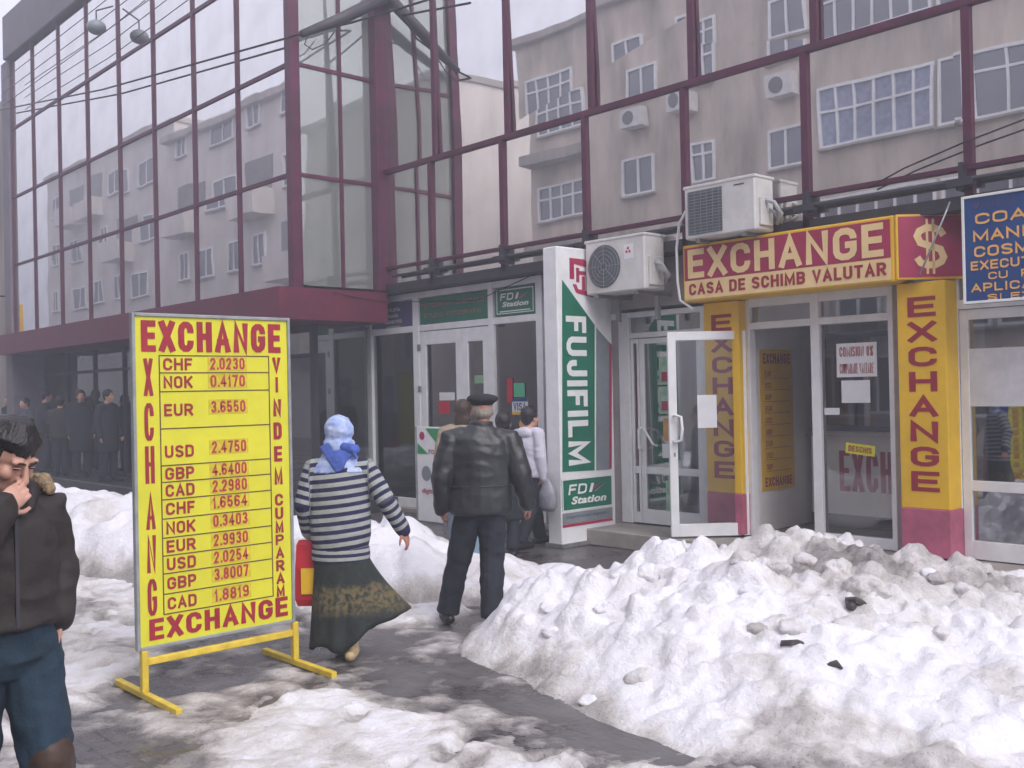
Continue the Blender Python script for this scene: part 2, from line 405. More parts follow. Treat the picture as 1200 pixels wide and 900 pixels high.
MB().box(-13.1, -7.95, 8.86, 12, .004, .07).build('step', STEPM, bevel=.006, kind='structure')
MB().box(-40, -12.3, 7.0, 9, .004, .2).build('step', pmat('dark_granite', (.05, .047, .05), .4, .25, 3, .1), bevel=.01, kind='structure')

# ---------------------------------------------------------------- glass block on the left
GX = [-12.3, -13.83, -15.28, -16.8, -18.3, -19.85, -21.4, -23.0, -24.45]
GZ = [3.27, 4.80, 6.33, 7.88, 9.42]
YL, YR = 7.3, 8.75
blk = thing('glass_building', (-18.4, 7.3, 0), 'mirror glass office block with thin maroon mullions, jutting out at the left', 'building')
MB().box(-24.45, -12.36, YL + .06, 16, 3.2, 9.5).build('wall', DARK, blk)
def pane(F, u0, u1, v0, v1, parent, mat, tu=0, tv=0):
    """a mirror pane with a slight real lean: tv leans it over, tu turns it"""
    cu, cv = (u0 + u1) / 2, (v0 + v1) / 2
    P = [(u0, v0), (u1, v0), (u1, v1), (u0, v1)]
    q = [F.p(u, v, .012 + (u - cu) * tu + (v - cv) * tv) for u, v in P]
    b = [F.p(u, v, -.02) for u, v in P]
    MB().hexa(b + q).build('window_pane', mat, parent)
rg = random.Random(3)
FL = FY(YL)
for i in range(8):
    for j in range(4):
        pane(FL, GX[i + 1], GX[i], GZ[j], GZ[j + 1], blk, CURT, rg.uniform(-.003, .003), rg.uniform(-.003, .003))
for x in GX[1:]: MB().fbox(FL, x - .024, x + .024, 3.2, 9.46, 0, .045).build('mullion', MAROON, blk)
MB().box(-12.36, -12.22, YL - .08, YL + .08, 3.2, 9.46).build('corner_post', MAROON, blk, bevel=.006)
for z in GZ[1:4]: MB().fbox(FL, GX[-1], GX[0] - .06, z - .028, z + .028, 0, .035).build('transom', MAROON, blk)
FS = FX(-12.3)
YS = [7.3, 8.06, 8.75]
for i in range(2):
    for j in range(4):
        pane(FS, YS[i], YS[i + 1], GZ[j], GZ[j + 1], blk, CURT2, rg.uniform(-.002, .002), rg.uniform(-.003, .003))
MB().fbox(FS, 8.035, 8.085, 3.25, 9.46, 0, .04).build('mullion', MAROON, blk)
for z in GZ[1:4]: MB().fbox(FS, 7.38, 8.70, z - .026, z + .026, 0, .035).build('transom', MAROON, blk)
MB().box(-24.6, -12.2, YL - .14, 16, 9.46, 10.45).build('roof_edge', pmat('roof_edge_grey', (.17, .15, .17), .7, .15, 2, .1), blk, bevel=.02)
MB().box(-24.6, -12.16, 6.95, 7.9, 2.78, 3.22).box(-12.95, -12.16, 7.9, 8.74, 2.78, 3.22).build('fascia', MAROON2, blk)
MB().box(-24.9, -24.45, YL - .1, 16, 0, 9.45).build('pier', pmat('pier_grey', (.2, .17, .2), .7, .15, 2, .1), blk, bevel=.02)
# recessed dark shop windows under the fascia
FG = FY(7.92)
for i in range(8):
    MB().fbox(FG, GX[i + 1] + .03, GX[i] - (.03 if i else .6), .28, 2.78, -.02, .0).build('shop_window', DARKG, blk)
    MB().fbox(FG, GX[i + 1] - .03, GX[i + 1] + .03, .2, 2.78, -.05, .04).build('window_post', DARKF, blk)
MB().fbox(FG, -24.4, -12.9, .2, .28, -.05, .03).fbox(FG, -24.4, -12.9, 2.3, 2.36, .003, .03).build('window_rail', DARKF, blk)
FG2 = FX(-12.9)
MB().fbox(FG2, 7.98, 8.86, .28, 2.78, -.02, 0).build('shop_window', DARKG, blk)
MB().fbox(FG2, 7.9, 7.98, .2, 2.78, -.06, .04).build('window_post', DARKF, blk)
MB().fbox(FG2, 7.98, 8.9, .2, .28, -.05, .03).build('window_rail', DARKF, blk)
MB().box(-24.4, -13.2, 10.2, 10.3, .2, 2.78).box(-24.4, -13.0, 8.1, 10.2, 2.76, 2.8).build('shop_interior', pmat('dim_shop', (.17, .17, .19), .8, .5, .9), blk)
# displays behind the dark glass
g2 = MB(); rr = random.Random(9)
for k in range(26):
    x = rr.uniform(-24, -13.4); z = rr.uniform(.4, 1.7); ww = rr.uniform(.15, .5)
    g2.box(x, x + ww, 9.2 + rr.random() * .8, 10.1, z, z + rr.uniform(.15, .5))
g2.build('shop_display', pmat('display_mix', (.5, .42, .40), .7, .5, 1.2, col2=(.12, .14, .16)), blk)

# ---------------------------------------------------------------- right wing: mirror storey over the shops
wing = thing('shop_building', (-5, 8.75, 0), 'long low wing with large mirror panes above a row of small shops', 'building')
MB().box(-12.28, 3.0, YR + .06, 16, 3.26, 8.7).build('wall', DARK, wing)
FR = FY(YR)
UXm = [-12.25, -10.95, -9.47, -8.02, -6.57, -5.12, -3.69, -2.2, -.75, .7, 2.15]
for i in range(len(UXm) - 1):
    pane(FR, UXm[i], UXm[i + 1], 4.97, 8.6, wing, CURT, rg.uniform(-.006, .006), .022 + rg.uniform(-.006, .006))
    pane(FR, UXm[i] - (.12 if i else 0), UXm[i + 1] - (.12 if i < 5 else .02), 3.3, 4.97, wing, CURT, rg.uniform(-.007, .007), rg.uniform(-.004, .004))
for i, x in enumerate(UXm[1:]):
    MB().fbox(FR, x - .036, x + .036, 5.0, 8.62, 0, .05).build('mullion', MAROON, wing)
    o = .12 if i < 5 else .0
    MB().fbox(FR, x - .036 - o, x + .036 - o, 3.26, 4.94, 0, .05).build('mullion', MAROON, wing)
MB().fbox(FR, -12.2, 2.3, 4.94, 5.005, .0, .055).build('transom', MAROON, wing)
MB().fbox(FR, -12.2, 2.3, 3.545, 3.585, .02, .06).build('transom', MAROON, wing)
MB().fbox(FR, -12.2, 2.3, 3.26, 3.33, .0, .05).build('transom', DARKF, wing)
MB().box(-12.32, -12.12, 8.58, 8.8, 3.24, 8.7).build('corner_post', MAROON, wing, bevel=.006)
MB().box(-12.28, 3.0, 8.6, 16, 8.7, 9.2).build('roof_edge', CONC2, wing)
MB().box(-12.8, 3.0, 8.7, 9.0, 3.215, 3.262).box(-12.8, 3.0, 9.0, 9.1, 3.2, 3.262).build('soffit', DARKF, wing)
# plastered ground floor wall pieces
MB().box(-7.85, -6.45, 8.96, 9.2, 2.66, 3.2).box(-8.1, -7.9, 8.98, 9.3, .06, 3.2).build('plaster_wall', PLASTER, wing)
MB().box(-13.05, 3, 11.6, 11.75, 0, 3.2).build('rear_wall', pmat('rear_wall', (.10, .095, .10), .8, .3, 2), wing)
MB().box(-13.05, 3, 9.1, 11.6, 2.95, 3.2).build('ceiling', pmat('dim_ceiling', (.3, .3, .3), .8, .1, 2), wing)
# pipes along the sill
def thin(name, pts, r, mat, label, cat, group=None):
    o = MB().tube(pts, r, 8).build(name, mat, smooth=True); return tag(o, label, cat, group)
thin('pipe', [(-11.9, 8.66, 3.43), (-8.2, 8.64, 3.445), (2.2, 8.64, 3.455)], .022, DARKF, 'long dark pipe running along the sill of the mirror panes', 'pipe')
for k, x in enumerate((-11.0, -9.55, -8.1, -5.2, -3.72)):
    MB().box(x - .12, x + .1, 8.6, 8.68, 3.40, 3.46).box(x - .02, x + .02, 8.62, 8.74, 3.36, 3.6).build('bracket', DARKF, wing)

# ---------------------------------------------------------------- buildings across the street (seen in the mirror glass)
YO = -6.0
FO = Frame((0, YO, 0), (1, 0, 0), (0, 0, 1), (0, 1, 0))
flat = thing('apartment_block', (-10, YO, 0), 'grey concrete apartment block with white framed windows, mirrored in the right wing', 'building')
MB().box(-24.5, 14, -18, YO, 0, 12.5).build('wall', CONC, flat)
MB().box(-24.7, 14.2, -18.2, YO + .25, 12.5, 12.75).build('roof', CONC2, flat, bevel=.03)
def opp_win(F, u0, u1, v0, v1, par, cols, tr=0, fr=None, gl=None):
    f = MB().fring(F, u0, u1, v0, v1, .07, .003, .09)
    for c in range(1, cols):
        u = u0 + (u1 - u0) * c / cols; f.fbox(F, u - .03, u + .03, v0 + .07, v1 - .07, .003, .08)
    if tr: f.fbox(F, u0 + .07, u1 - .07, v0 + (v1 - v0) * tr - .03, v0 + (v1 - v0) * tr + .03, .004, .078)
    o = f.build('window', fr or PVC, par)
    MB().fbox(F, u0 + .06, u1 - .06, v0 + .06, v1 - .06, .001, .03).build('pane', gl or WINDARK, o)
    MB().fbox(F, u0 - .05, u1 + .05, v0 - .06, v0, .001, .14).build('sill', CONC2, o)
for r, base in enumerate((7.4, 10.2, 4.6)):
    opp_win(FO, -24.1, -21.95, base - .05, base + 1.1, flat, 4, .62)
    opp_win(FO, -20.15, -18.96, base, base + 1.15, flat, 2)
    opp_win(FO, -17.7, -16.9, base + .1, base + 1.25, flat, 2, .7)
    opp_win(FO, -15.17, -14.06, base + .05, base + 1.1, flat, 2)
    opp_win(FO, -13.7, -10.72, base + .3, base + 1.85, flat, 6, .6, gl=CURTAIN if r == 0 else WINDARK)
    opp_win(FO, -10.6, -9.9, base + .25, base + 1.85, flat, 1)
    opp_win(FO, -9.75, -8.2, base + .2, base + 1.75, flat, 2, .7)
    opp_win(FO, -6.5, -4.6, base, base + 1.3, flat, 3); opp_win(FO, -2.5, -.5, base, base + 1.3, flat, 3)
for x in np.arange(-13.6, 6, 1.35):
    opp_win(FO, x, x + 1.2, 3.0, 4.2, flat, 2)
for x, z in ((-19.9, 9.35), (-15.0, 9.3), (-18.2, 9.5), (-3.5, 6.2)):
    a = MB().fbox(FO, x, x + .8, z, z + .55, .05, .4).build('cooling_unit', ACW, flat)
    MB().tube([(x + .3, YO + .4, z + .27), (x + .3, YO + .42, z + .27)], .2, 16).build('fan', ACG, a)
MB().fbox(FO, -24.4, -21.5, 9.2, 9.5, .0, .6).fbox(FO, -24.4, -21.5, 6.4, 6.7, .0, .5).build('ledge', CONC2, flat)
for x in np.arange(-24, 12, 3.1): opp_win(FO, x, x + 1.9, .9, 2.5, flat, 2)

def opp_house(name, label, x0, x1, yf, h, rows, seed, depth=12, curved=False):
    t = thing(name, ((x0 + x1) / 2, yf, 0), label, 'building')
    MB().box(x0, x1, yf - depth, yf, 0, h).build('wall', CONC3, t)
    MB().box(x0 - .1, x1 + .1, yf - depth, yf + .3, h, h + .3).build('roof', CONC2, t, bevel=.03)
    F = Frame((0, yf, 0), (1, 0, 0), (0, 0, 1), (0, 1, 0)); r = random.Random(seed)
    for k in range(rows):
        z = 4.2 + k * 2.85; x = x0 + 1
        while x < x1 - 2.6:
            ww = r.choice((1.1, 1.5, 2.2))
            if r.random() < .22:
                o = MB().fbox(F, x, x + 2.4, z - .9, z + .1, .0, .9).build('balcony', CONC3, t)
                MB().fbox(F, x + .05, x + 2.35, z + .1, z + 1.5, .001, .02).build('window', pmat('loggia_shade', (.20, .19, .19), .8, .2, 3), t)  # flat panel: recess shade put into the colour, lightened for haze
                x += 3.2
            else:
                opp_win(F, x, x + ww, z, z + 1.3, t, 2, gl=WINDARK); x += ww + r.uniform(1.0, 2.0)
    return t
opp_house('apartment_block', 'grey block of flats with balconies across the street, mirrored in the left glass block', -46, -31, YO, 13.6, 4, 5)
opp_house('apartment_block', 'taller hazy block of flats farthest down the street, mirrored at the far left', -66, -47.5, YO - 1, 15.2, 4, 8)
opp_house('side_house', 'lower grey house set back in the gap between two blocks of flats', -31, -25.5, YO - 9, 10.2, 2, 3, 8)
# beyond the glass block
hz = thing('office_building', (-34, 8, 0), 'hazy grey building beyond the far end of the glass block', 'building')
MB().box(-44, -25.4, 7.6, 18, 0, 9).build('wall', CONC2, hz)
F8 = FY(7.6)
for k in range(5):
    opp_win(F8, -43 + k * 3.4, -41 + k * 3.4, 4.5, 6, hz, 2)
    opp_win(F8, -43 + k * 3.4, -41 + k * 3.4, 1.0, 2.8, hz, 2)
ys = thing('wall_sign', (-25.05, 6.9, 3.0), 'small yellow hanging sign past the end of the glass block', 'sign')
MB().box(-25.9, -25.2, 6.9, 7.05, 2.9, 4.0).build('sign_panel', YEL2, ys, bevel=.01)
MB().tube([(-25.5, 6.97, 4.0), (-25.5, 6.97, 4.2), (-25.5, 7.6, 4.2)], .02).build('bracket', DARKF, ys)

# ================================================================ SHOP FRONTS
Fs = FY(9.0)
def fx(px, py=500, Y=9.0): return on_y(px, py, Y).x
def fz(px, py, Y=9.0): return on_y(px, py, Y).z

# ---- photo shop
ph = thing('photo_shop', (-11, 9, 0), 'white framed photo shop front with double door behind the man in black beret', 'shop front')
T0, T1 = 2.63, 2.72        # transom bar
xs = [fx(431.5), fx(440), fx(489), fx(496), fx(577.5), fx(583.5), fx(633.5), fx(641)]
fr = MB()
for a, b in ((0, 1), (2, 3), (4, 5), (6, 7)): fr.fbox(Fs, xs[a], xs[b], .07, 3.2, -.05, .05)
for a, b in ((1, 2), (3, 4), (5, 6)):
    fr.fbox(Fs, xs[a], xs[b], T0, T1, -.04, .04); fr.fbox(Fs, xs[a], xs[b], 3.11, 3.2, -.04, .045)
fr.fbox(Fs, xs[1], xs[2], .07, .2, -.04, .04); fr.fbox(Fs, xs[5], xs[6], .07, .2, -.04, .04)
fr.build('frame', PVC, ph, bevel=.004)
MB().fbox(Fs, xs[1], xs[2], .2, T0, -.01, .0).build('window_pane', SHOPG, ph)
MB().fbox(Fs, xs[5], xs[6], .2, T0, -.01, .0).build('window_pane', SHOPG, ph)
# door leaves
def leaf(par, F, u0, u1, v0, v1, st, top, bot, mat_g, n0=-.03, n1=.03, rail=None, name='door'):
    m = MB().fring(F, u0, u1, v0, v1, st, n0, n1, top, bot)
    if rail: m.fbox(F, u0 + st, u1 - st, rail - .04, rail + .04, n0, n1)
    d = m.build(name, PVC, par, bevel=.004)
    MB().fbox(F, u0 + st, u1 - st, v0 + bot, v1 - top, n0 * .3, n1 * .3).build('pane', mat_g, d)
    return d
xm = fx(544.5)
d = leaf(ph, Fs, xs[3] + .01, xm - .004, .08, T0 - .01, .125, .19, .2, SHOPG)
d2 = leaf(ph, Fs, xm + .004, xs[4] - .01, .08, T0 - .01, .13, .19, .2, SHOPG)
for dd, x in ((d, xm - .06), (d2, xm + .06)):
    MB().tube([(x, 8.97, 1.0), (x, 8.91, 1.02), (x, 8.91, 1.28), (x, 8.97, 1.3)], .012).build('handle', STEEL, dd)
h = MB()
for z in (2.35, 1.75, .6): h.box(xs[3] - .03, xs[3] + .03, 8.94, 8.955, z, z + .09)
h.build('hinge', STEEL, d)
# interior of the photo shop
MB().box(-12.9, -8.9, 10.9, 11.0, .07, 2.9).build('inner_wall', pmat('photo_inner', (.42, .40, .42), .8, .3, 1.5), ph)
it = MB(); r_ = random.Random(4)
for k in range(30):
    x = r_.uniform(-12.6, -9.2); z = r_.choice((.5, .9, 1.3, 1.7)); it.box(x, x + r_.uniform(.1, .35), 10.3, 10.6, z, z + r_.uniform(.1, .3))
it.build('shop_display', pmat('photo_goods', (.5, .25, .22), .6, .3, 2.5, col2=(.10, .16, .14)), ph)
# signs above
def panel_sign(name, label, F, u0, u1, v0, v1, mat, n0=.0, n1=.03, border=None, cat='sign'):
    t = thing(name, F.p((u0 + u1) / 2, v0, n1), label, cat)
    MB().fbox(F, u0, u1, v0, v1, n0, n1).build('sign_panel', mat, t)
    if border: MB().fring(F, u0, u1, v0, v1, border[1], n1 + .0005, n1 + .006).build('sign_frame', border[0], t)
    return t
s = panel_sign('shop_sign', 'purple sign panel with four white text lines at the photo shop’s left end', Fs, xs[1] + .01, xs[2] - .01, T1 + .01, 3.1, PURP)
for k, t_ in enumerate(('DEVELOPĂM', 'SCANĂM', 'ALBUME FOTO', 'ACCESORII')):
    w_ = (.36, .26, .42, .34)[k]; c_ = (xs[1] + xs[2]) / 2 + .03
    text(t_, Fs, c_ - w_ / 2, c_ + w_ / 2, 3.01 - k * .088 - .05, 3.01 - k * .088, WHT, s, .034, bold=.02)
s = panel_sign('shop_sign', 'long green sign panel with two red text lines over the photo shop door', Fs, xs[3] + .02, xs[4] - .02, T1 + .01, 3.1, GREEN)
PINKR = pmat('faded_red_letter', (.45, .14, .12), .5, .2, 6)
text('FOTOGRAFII DIGITALE', Fs, xs[3] + .04, xs[4] - .08, 2.96, 3.02, PINKR, s, .034, bold=.03)
text('STUDIO FOTOGRAFIC', Fs, xs[3] + .12, xs[4] - .14, 2.815, 2.875, PINKR, s, .034, bold=.03)
s = panel_sign('shop_sign', 'square green FDi Station sign panel above the photo shop window', Fs, xs[5] + .03, xs[6] - .02, T1 + .01, 3.1, GREEN)
u0, u1 = xs[5] + .06, xs[6] - .05
MB().fring(Fs, u0, u1, T1 + .035, 3.075, .012, .0305, .034).build('sign_frame', WHT, s)
def fdi(F, s, u0, u1, v0, v1, n):
    W_, H_ = u1 - u0, v1 - v0
    text('FD', F, u0 + .08 * W_, u0 + .46 * W_, v0 + .53 * H_, v0 + .87 * H_, WHT, s, n, bold=.07, shear=.2)
    text('i', F, u0 + .52 * W_, u0 + .63 * W_, v0 + .55 * H_, v0 + .85 * H_, WHT, s, n, bold=.05, shear=.2)
    text('Station', F, u0 + .14 * W_, u0 + .9 * W_, v0 + .2 * H_, v0 + .46 * H_, WHT, s, n, bold=.04, shear=.2)
    MB().fpoly(F, [(u0 + .62 * W_, v0 + .56 * H_), (u0 + .68 * W_, v0 + .56 * H_), (u0 + .92 * W_, v0 + .86 * H_)], n - .003, n).build('swoosh', STEEL, s)
    MB().fpoly(F, [(u0 + .56 * W_, v0 + .68 * H_), (u0 + .62 * W_, v0 + .62 * H_), (u0 + .80 * W_, v0 + .84 * H_)], n - .004, n - .001).build('swoosh', LOGOR, s)
fdi(Fs, s, u0 + .02, u1 - .02, T1 + .07, 3.06, .036)
MB().fbox(Fs, u0 + .06, u1 - .06, T1 + .06, T1 + .075, .031, .035).build('underline', WHT, s)
# stickers on the photo shop glass
def sticker(label, px0, py0, px1, py1, mat, name='sticker', Y=8.985, cat='sticker', txt=None, tm=None, grp=None):
    a = on_y(px0, py0, Y); b = on_y(px1, py1, Y); F = FY(Y)
    o = MB().fbox(F, a.x, b.x, b.z, a.z, -.002, .002).build(name, mat); tag(o, label, cat, grp)
    if txt:
        for k, t_ in enumerate(txt):
            hh = (a.z - b.z) / len(txt)
            text(t_, F, a.x + .08 * (b.x - a.x), b.x - .08 * (b.x - a.x), a.z - hh * (k + .8), a.z - hh * (k + .2), tm or RED, o, .004, bold=.03)
    return o
sticker('red sticker on the window beside the pillar sign', 594, 443, 601, 472, REDB)
sticker('green and white sticker on the window beside the pillar sign', 602, 449, 615, 465, pmat('sticker_green', (.1, .5, .28), .5, .1, 9))
o = sticker('blue and white card sticker on the window beside the pillar sign', 600, 467, 619, 486, PAPER)
a = on_y(600, 467, 8.985); b = on_y(619, 486, 8.985)
MB().box(a.x, b.x, 8.98, 8.982, a.z - .04, a.z).build('band', BLUE, o); MB().box(a.x, b.x, 8.98, 8.982, b.z, b.z + .035).build('band', YEL2, o)
text('VISA', FY(8.981), a.x + .03, b.x - .03, b.z + .055, a.z - .055, BLUE, o, .002, bold=.03)
o = MB().tube([on_y(614, 497, 8.985), on_y(614, 497, 8.98)], .065, 20).build('sticker', ORNG); tag(o, 'round orange sticker low on the window beside the pillar sign', 'sticker')
sticker('white notice on the left door leaf of the photo shop', 515, 460, 533, 469, PAPER, 'notice', cat='notice')
sticker('red notice under the white one on the photo shop door', 514, 470, 527, 485, REDB, 'notice', cat='notice')
sticker('green notice on the narrow door leaf of the photo shop', 556, 440, 567, 449, pmat('sticker_green2', (.25, .42, .25), .5, .1, 9), 'notice', cat='notice')

# ---- FUJIFILM pillar
pil = thing('pillar_sign', (-7.97, 8.3, 0), 'tall white and green FUJIFILM pillar sign projecting beside the photo shop', 'sign')
X0, X1, Y0, Y1 = -8.08, -7.86, 7.93, 8.82
MB().box(X0, X1, Y0, Y1, .02, 3.33).build('casing', PVC, pil, bevel=.012)
FP = FX(X1)
def py_(px, py): q = on_x(px, py, X1); return (q.y, q.z)
MB().fpoly(FP, [py_(658.5, 328), py_(696.5, 381), py_(696.5, 551), py_(659, 553)], .001, .006).build('green_field', GREEN, pil)
MB().fpoly(FP, [py_(698.5, 384), py_(713.5, 401), py_(713.5, 550), py_(698.5, 551)], .001, .006).build('grey_field', GREYSH, pil)
MB().fpoly(FP, [py_(713.6, 401), py_(716.5, 404), py_(716.5, 549), py_(713.6, 550)], .001, .006).build('red_strip', LOGOR, pil)
q0 = py_(666, 546); q1 = py_(686, 371)
text('FUJIFILM', FP, q0[0], q1[0] , q0[1], q1[1], WHT, pil, .009, bold=.05, rot=-90)
a = py_(659, 600); b = py_(716.5, 556)
MB().fbox(FP, a[0] + .0, b[0], a[1], b[1], .001, .006).build('green_field', GREEN, pil)
MB().fring(FP, a[0], b[0], a[1], b[1], .012, .0065, .009).build('sign_frame', WHT, pil)
fdi(FP, pil, a[0] + .03, b[0] - .03, a[1] + .0, b[1] - .02, .01)
c = py_(659, 615); MB().fbox(FP, a[0], b[0], c[1], a[1] - .02, .001, .006).build('grey_field', GREYSH, pil)
text('Imprimante digitale', FP, a[0] + .06, b[0] - .1, c[1] + .05, c[1] + .09, PURP, pil, .008, bold=.01)
MB().fbox(FP, a[0], b[0], c[1] - .035, c[1] - .005, .001, .006).build('red_strip', LOGOR, pil)
# emblem: red block with white bars, split vertically
lo = py_(668, 347); hi = py_(694, 305)
lu, hu, lv, hv = lo[0], hi[0], lo[1], hi[1]; du, dv = hu - lu, hv - lv
lg = MB()
lg.fpoly(FP, [(lu, lv + .45 * dv), (lu, hv), (lu + .62 * du, hv), (lu + .82 * du, hv - .12 * dv), (hu, hv - .12 * dv), (hu, hv - .24 * dv), (lu + .18 * du, hv - .14 * dv), (lu + .18 * du, lv + .45 * dv)], .001, .006)
lg.fbox(FP, lu + .28 * du, lu + .40 * du, lv + .38 * dv, lv + .76 * dv, .001, .006)
lg.fbox(FP, lu + .40 * du, lu + .68 * du, lv + .58 * dv, lv + .68 * dv, .001, .0058)
lg.fbox(FP, lu + .52 * du, lu + .64 * du, lv + .18 * dv, lv + .54 * dv, .001, .006)
lg.fbox(FP, lu + .74 * du, lu + .86 * du, lv + .18 * dv, lv + .72 * dv, .001, .006)
lg.fpoly(FP, [(lu + .12 * du, lv + .32 * dv), (lu + .26 * du, lv + .10 * dv), (hu, lv), (hu, lv + .12 * dv), (lu + .34 * du, lv + .2 * dv), (lu + .26 * du, lv + .32 * dv)], .001, .006)
lg.build('emblem', LOGOR, pil)
MB().box(X0 - .02, X1 + .03, Y0 - .03, Y1, .005, .05).build('base', STEEL, pil)

# ---- middle shop with the white double door
FZ0 = .19
ms = thing('middle_shop', (-7.2, 9, .18), 'narrow white framed shop door covered in posters between pillar sign and exchange office', 'shop front')
xa = [fx(717), fx(730), fx(742), fx(826)]
Tz0, Tz1 = fz(780, 390), fz(780, 362)
m = MB()
m.fbox(Fs, fx(716), fx(720), FZ0, 2.62, -.05, .04).fbox(Fs, xa[1], xa[2], FZ0, 2.62, -.05, .05)
m.fbox(Fs, xa[2], xa[3], Tz0 - .04, Tz0 + .02, -.04, .045).fbox(Fs, xa[2], xa[3], 2.56, 2.62, -.04, .045).fbox(Fs, xa[3], xa[3] + .06, FZ0, 2.62, -.05, .05)
m.fbox(Fs, fx(720), xa[1], 2.55, 2.62, -.04, .04)
m.build('frame', PVC, ms, bevel=.004)
MB().fbox(Fs, fx(720), xa[1], FZ0, 2.55, -.01, 0).build('window_pane', DARKG, ms)
MB().fbox(Fs, xa[2], xa[3], Tz0 + .02, 2.56, -.01, .0).build('transom_pane', GREEN if False else DARKG, ms)
xd0 = fx(752); rail = fz(780, 552)
dl = leaf(ms, Fs, xa[2] + .01, xd0, FZ0 + .01, Tz0 - .05, .03, .05, .12, SHOPG, rail=rail)
dr = leaf(ms, Fs, xd0 + .008, xa[3] - .01, FZ0 + .01, Tz0 - .05, .065, .06, .16, SHOPG, rail=rail)
x = xd0 + .045
MB().tube([(x, 8.97, fz(765, 527)), (x, 8.89, fz(765, 525)), (x, 8.89, fz(765, 503)), (x, 8.97, fz(765, 501))], .014).build('handle', PVC, dr)
MB().tube([(x + .2, 8.97, fz(765, 522)), (x + .2, 8.9, fz(765, 520)), (x + .1, 8.89, fz(765, 505)), (x + .05, 8.92, fz(765, 503))], .014).build('handle', PVC, dr)
MB().box(-7.9, -6.6, 10.4, 10.5, FZ0, 2.9).build('inner_wall', pmat('photo_inner', (1, 1, 1)), ms)
PG = pmat('poster_green', (.5, .62, .5), .6, .4, 6, col2=(.12, .32, .18)); PO = pmat('poster_orange', (.75, .4, .1), .6, .3, 6, col2=(.4, .2, .08))
for k, (p, m_, lb) in enumerate((((772, 419, 792, 450), PG, 'topmost green and white poster on the narrow shop door'), ((772, 453, 792, 485), PG, 'second green and white poster on the narrow shop door'),
        ((777, 490, 793, 517), PO, 'orange poster on the narrow shop door'), ((780, 563, 796, 600), PG, 'pale poster on the bottom pane of the narrow shop door'), ((776, 520, 790, 537), PAPER, 'small white note below the orange poster'))):
    o = sticker(lb, *p, m_, 'poster', 8.985, 'poster')
    if k < 2:
        a = on_y(p[0] + 5, p[1] + 17, 9.01); b = on_y(p[0] + 14, p[1] + 28, 9.01)
        MB().box(a.x, b.x, 8.980, 8.982, b.z, a.z).build('picture', CRIM, o)

# ---- exchange office
ex = thing('exchange_office', (-5.3, 9, .18), 'white framed exchange office front with its glass door wide open', 'shop front')
xe = [fx(876), fx(884), fx(955), fx(965), fx(1046), fx(1052)]
TT0, TT1 = fz(960, 379), fz(960, 368)
m = MB()
m.fbox(Fs, xe[0], xe[1], FZ0, 2.68, -.06, .05).fbox(Fs, xe[2], xe[3], FZ0, 2.66, -.06, .05).fbox(Fs, xe[4], xe[5], FZ0, 2.66, -.06, .05)
m.fbox(Fs, xe[1], xe[2], 2.33, 2.40, -.05, .045).fbox(Fs, xe[3], xe[4], 2.33, 2.40, -.05, .045)
m.fbox(Fs, xe[1], xe[2], 2.56, 2.66, -.05, .045).fbox(Fs, xe[3], xe[4], 2.56, 2.66, -.05, .045)
m.fbox(Fs, xe[3], xe[4], FZ0, FZ0 + .1, -.05, .04)
m.build('frame', PVC, ex, bevel=.004)
for a, b in ((1, 2), (3, 4)): MB().fbox(Fs, xe[a], xe[b], 2.40, 2.56, -.01, 0).build('transom_pane', SHOPG, ex)
MB().fbox(Fs, xe[3], xe[4], FZ0 + .1, 2.33, -.01, 0).build('window_pane', DOORG, ex)
# lobby
lob = MB()
LX0, LX1, LY1 = xe[0] - .02, xe[5] + .05, 10.7
lob.box(LX0 - .06, LX0, 9.07, LY1, .19, 2.9).box(LX0, LX1, LY1, LY1 + .06, .19, 2.9).box(LX1, LX1 + .06, 9.07, LY1, .19, 2.9).box(LX0, LX1, 9.07, LY1, 2.86, 2.9)
lob.build('lobby_wall', WALLW, ex)
# inner partition and teller window behind the right pane
FI = FY(10.15)
ix0, ix1 = on_y(950, 500, 10.15).x, LX1
MB().fbox(FI, ix0, ix1, .19, .32, -.05, .01).build('skirting', pmat('skirting_grey', (.15, .14, .16), .6, .1, 3), ex)
MB().fbox(FI, ix0, ix1, .32, 1.18, -.05, .0).build('counter_front', WALLW, ex)
MB().fbox(FI, ix0, ix1, 1.18, 1.23, -.05, .12).build('counter_top', STEEL, ex)
MB().fring(FI, ix0 + .12, ix1, 1.23, 2.3, .06, -.05, .02).build('teller_frame', pmat('blue_grey_frame', (.10, .12, .2), .5, .1, 3), ex)
MB().fbox(FI, ix0 + .18, ix1 - .06, 1.29, 2.24, -.04, -.02).build('teller_pane', WINDARK, ex)
p0 = on_y(984, 575, 10.14); p1 = on_y(1046, 530, 10.14)
text('EXCHANGE', FI, p0.x, p0.x + 2.05 * (p1.x - p0.x), p0.z, p1.z, LOGOR, ex, .006, bold=.035)
hv_ = on_x(935, 595, LX0 + .5)
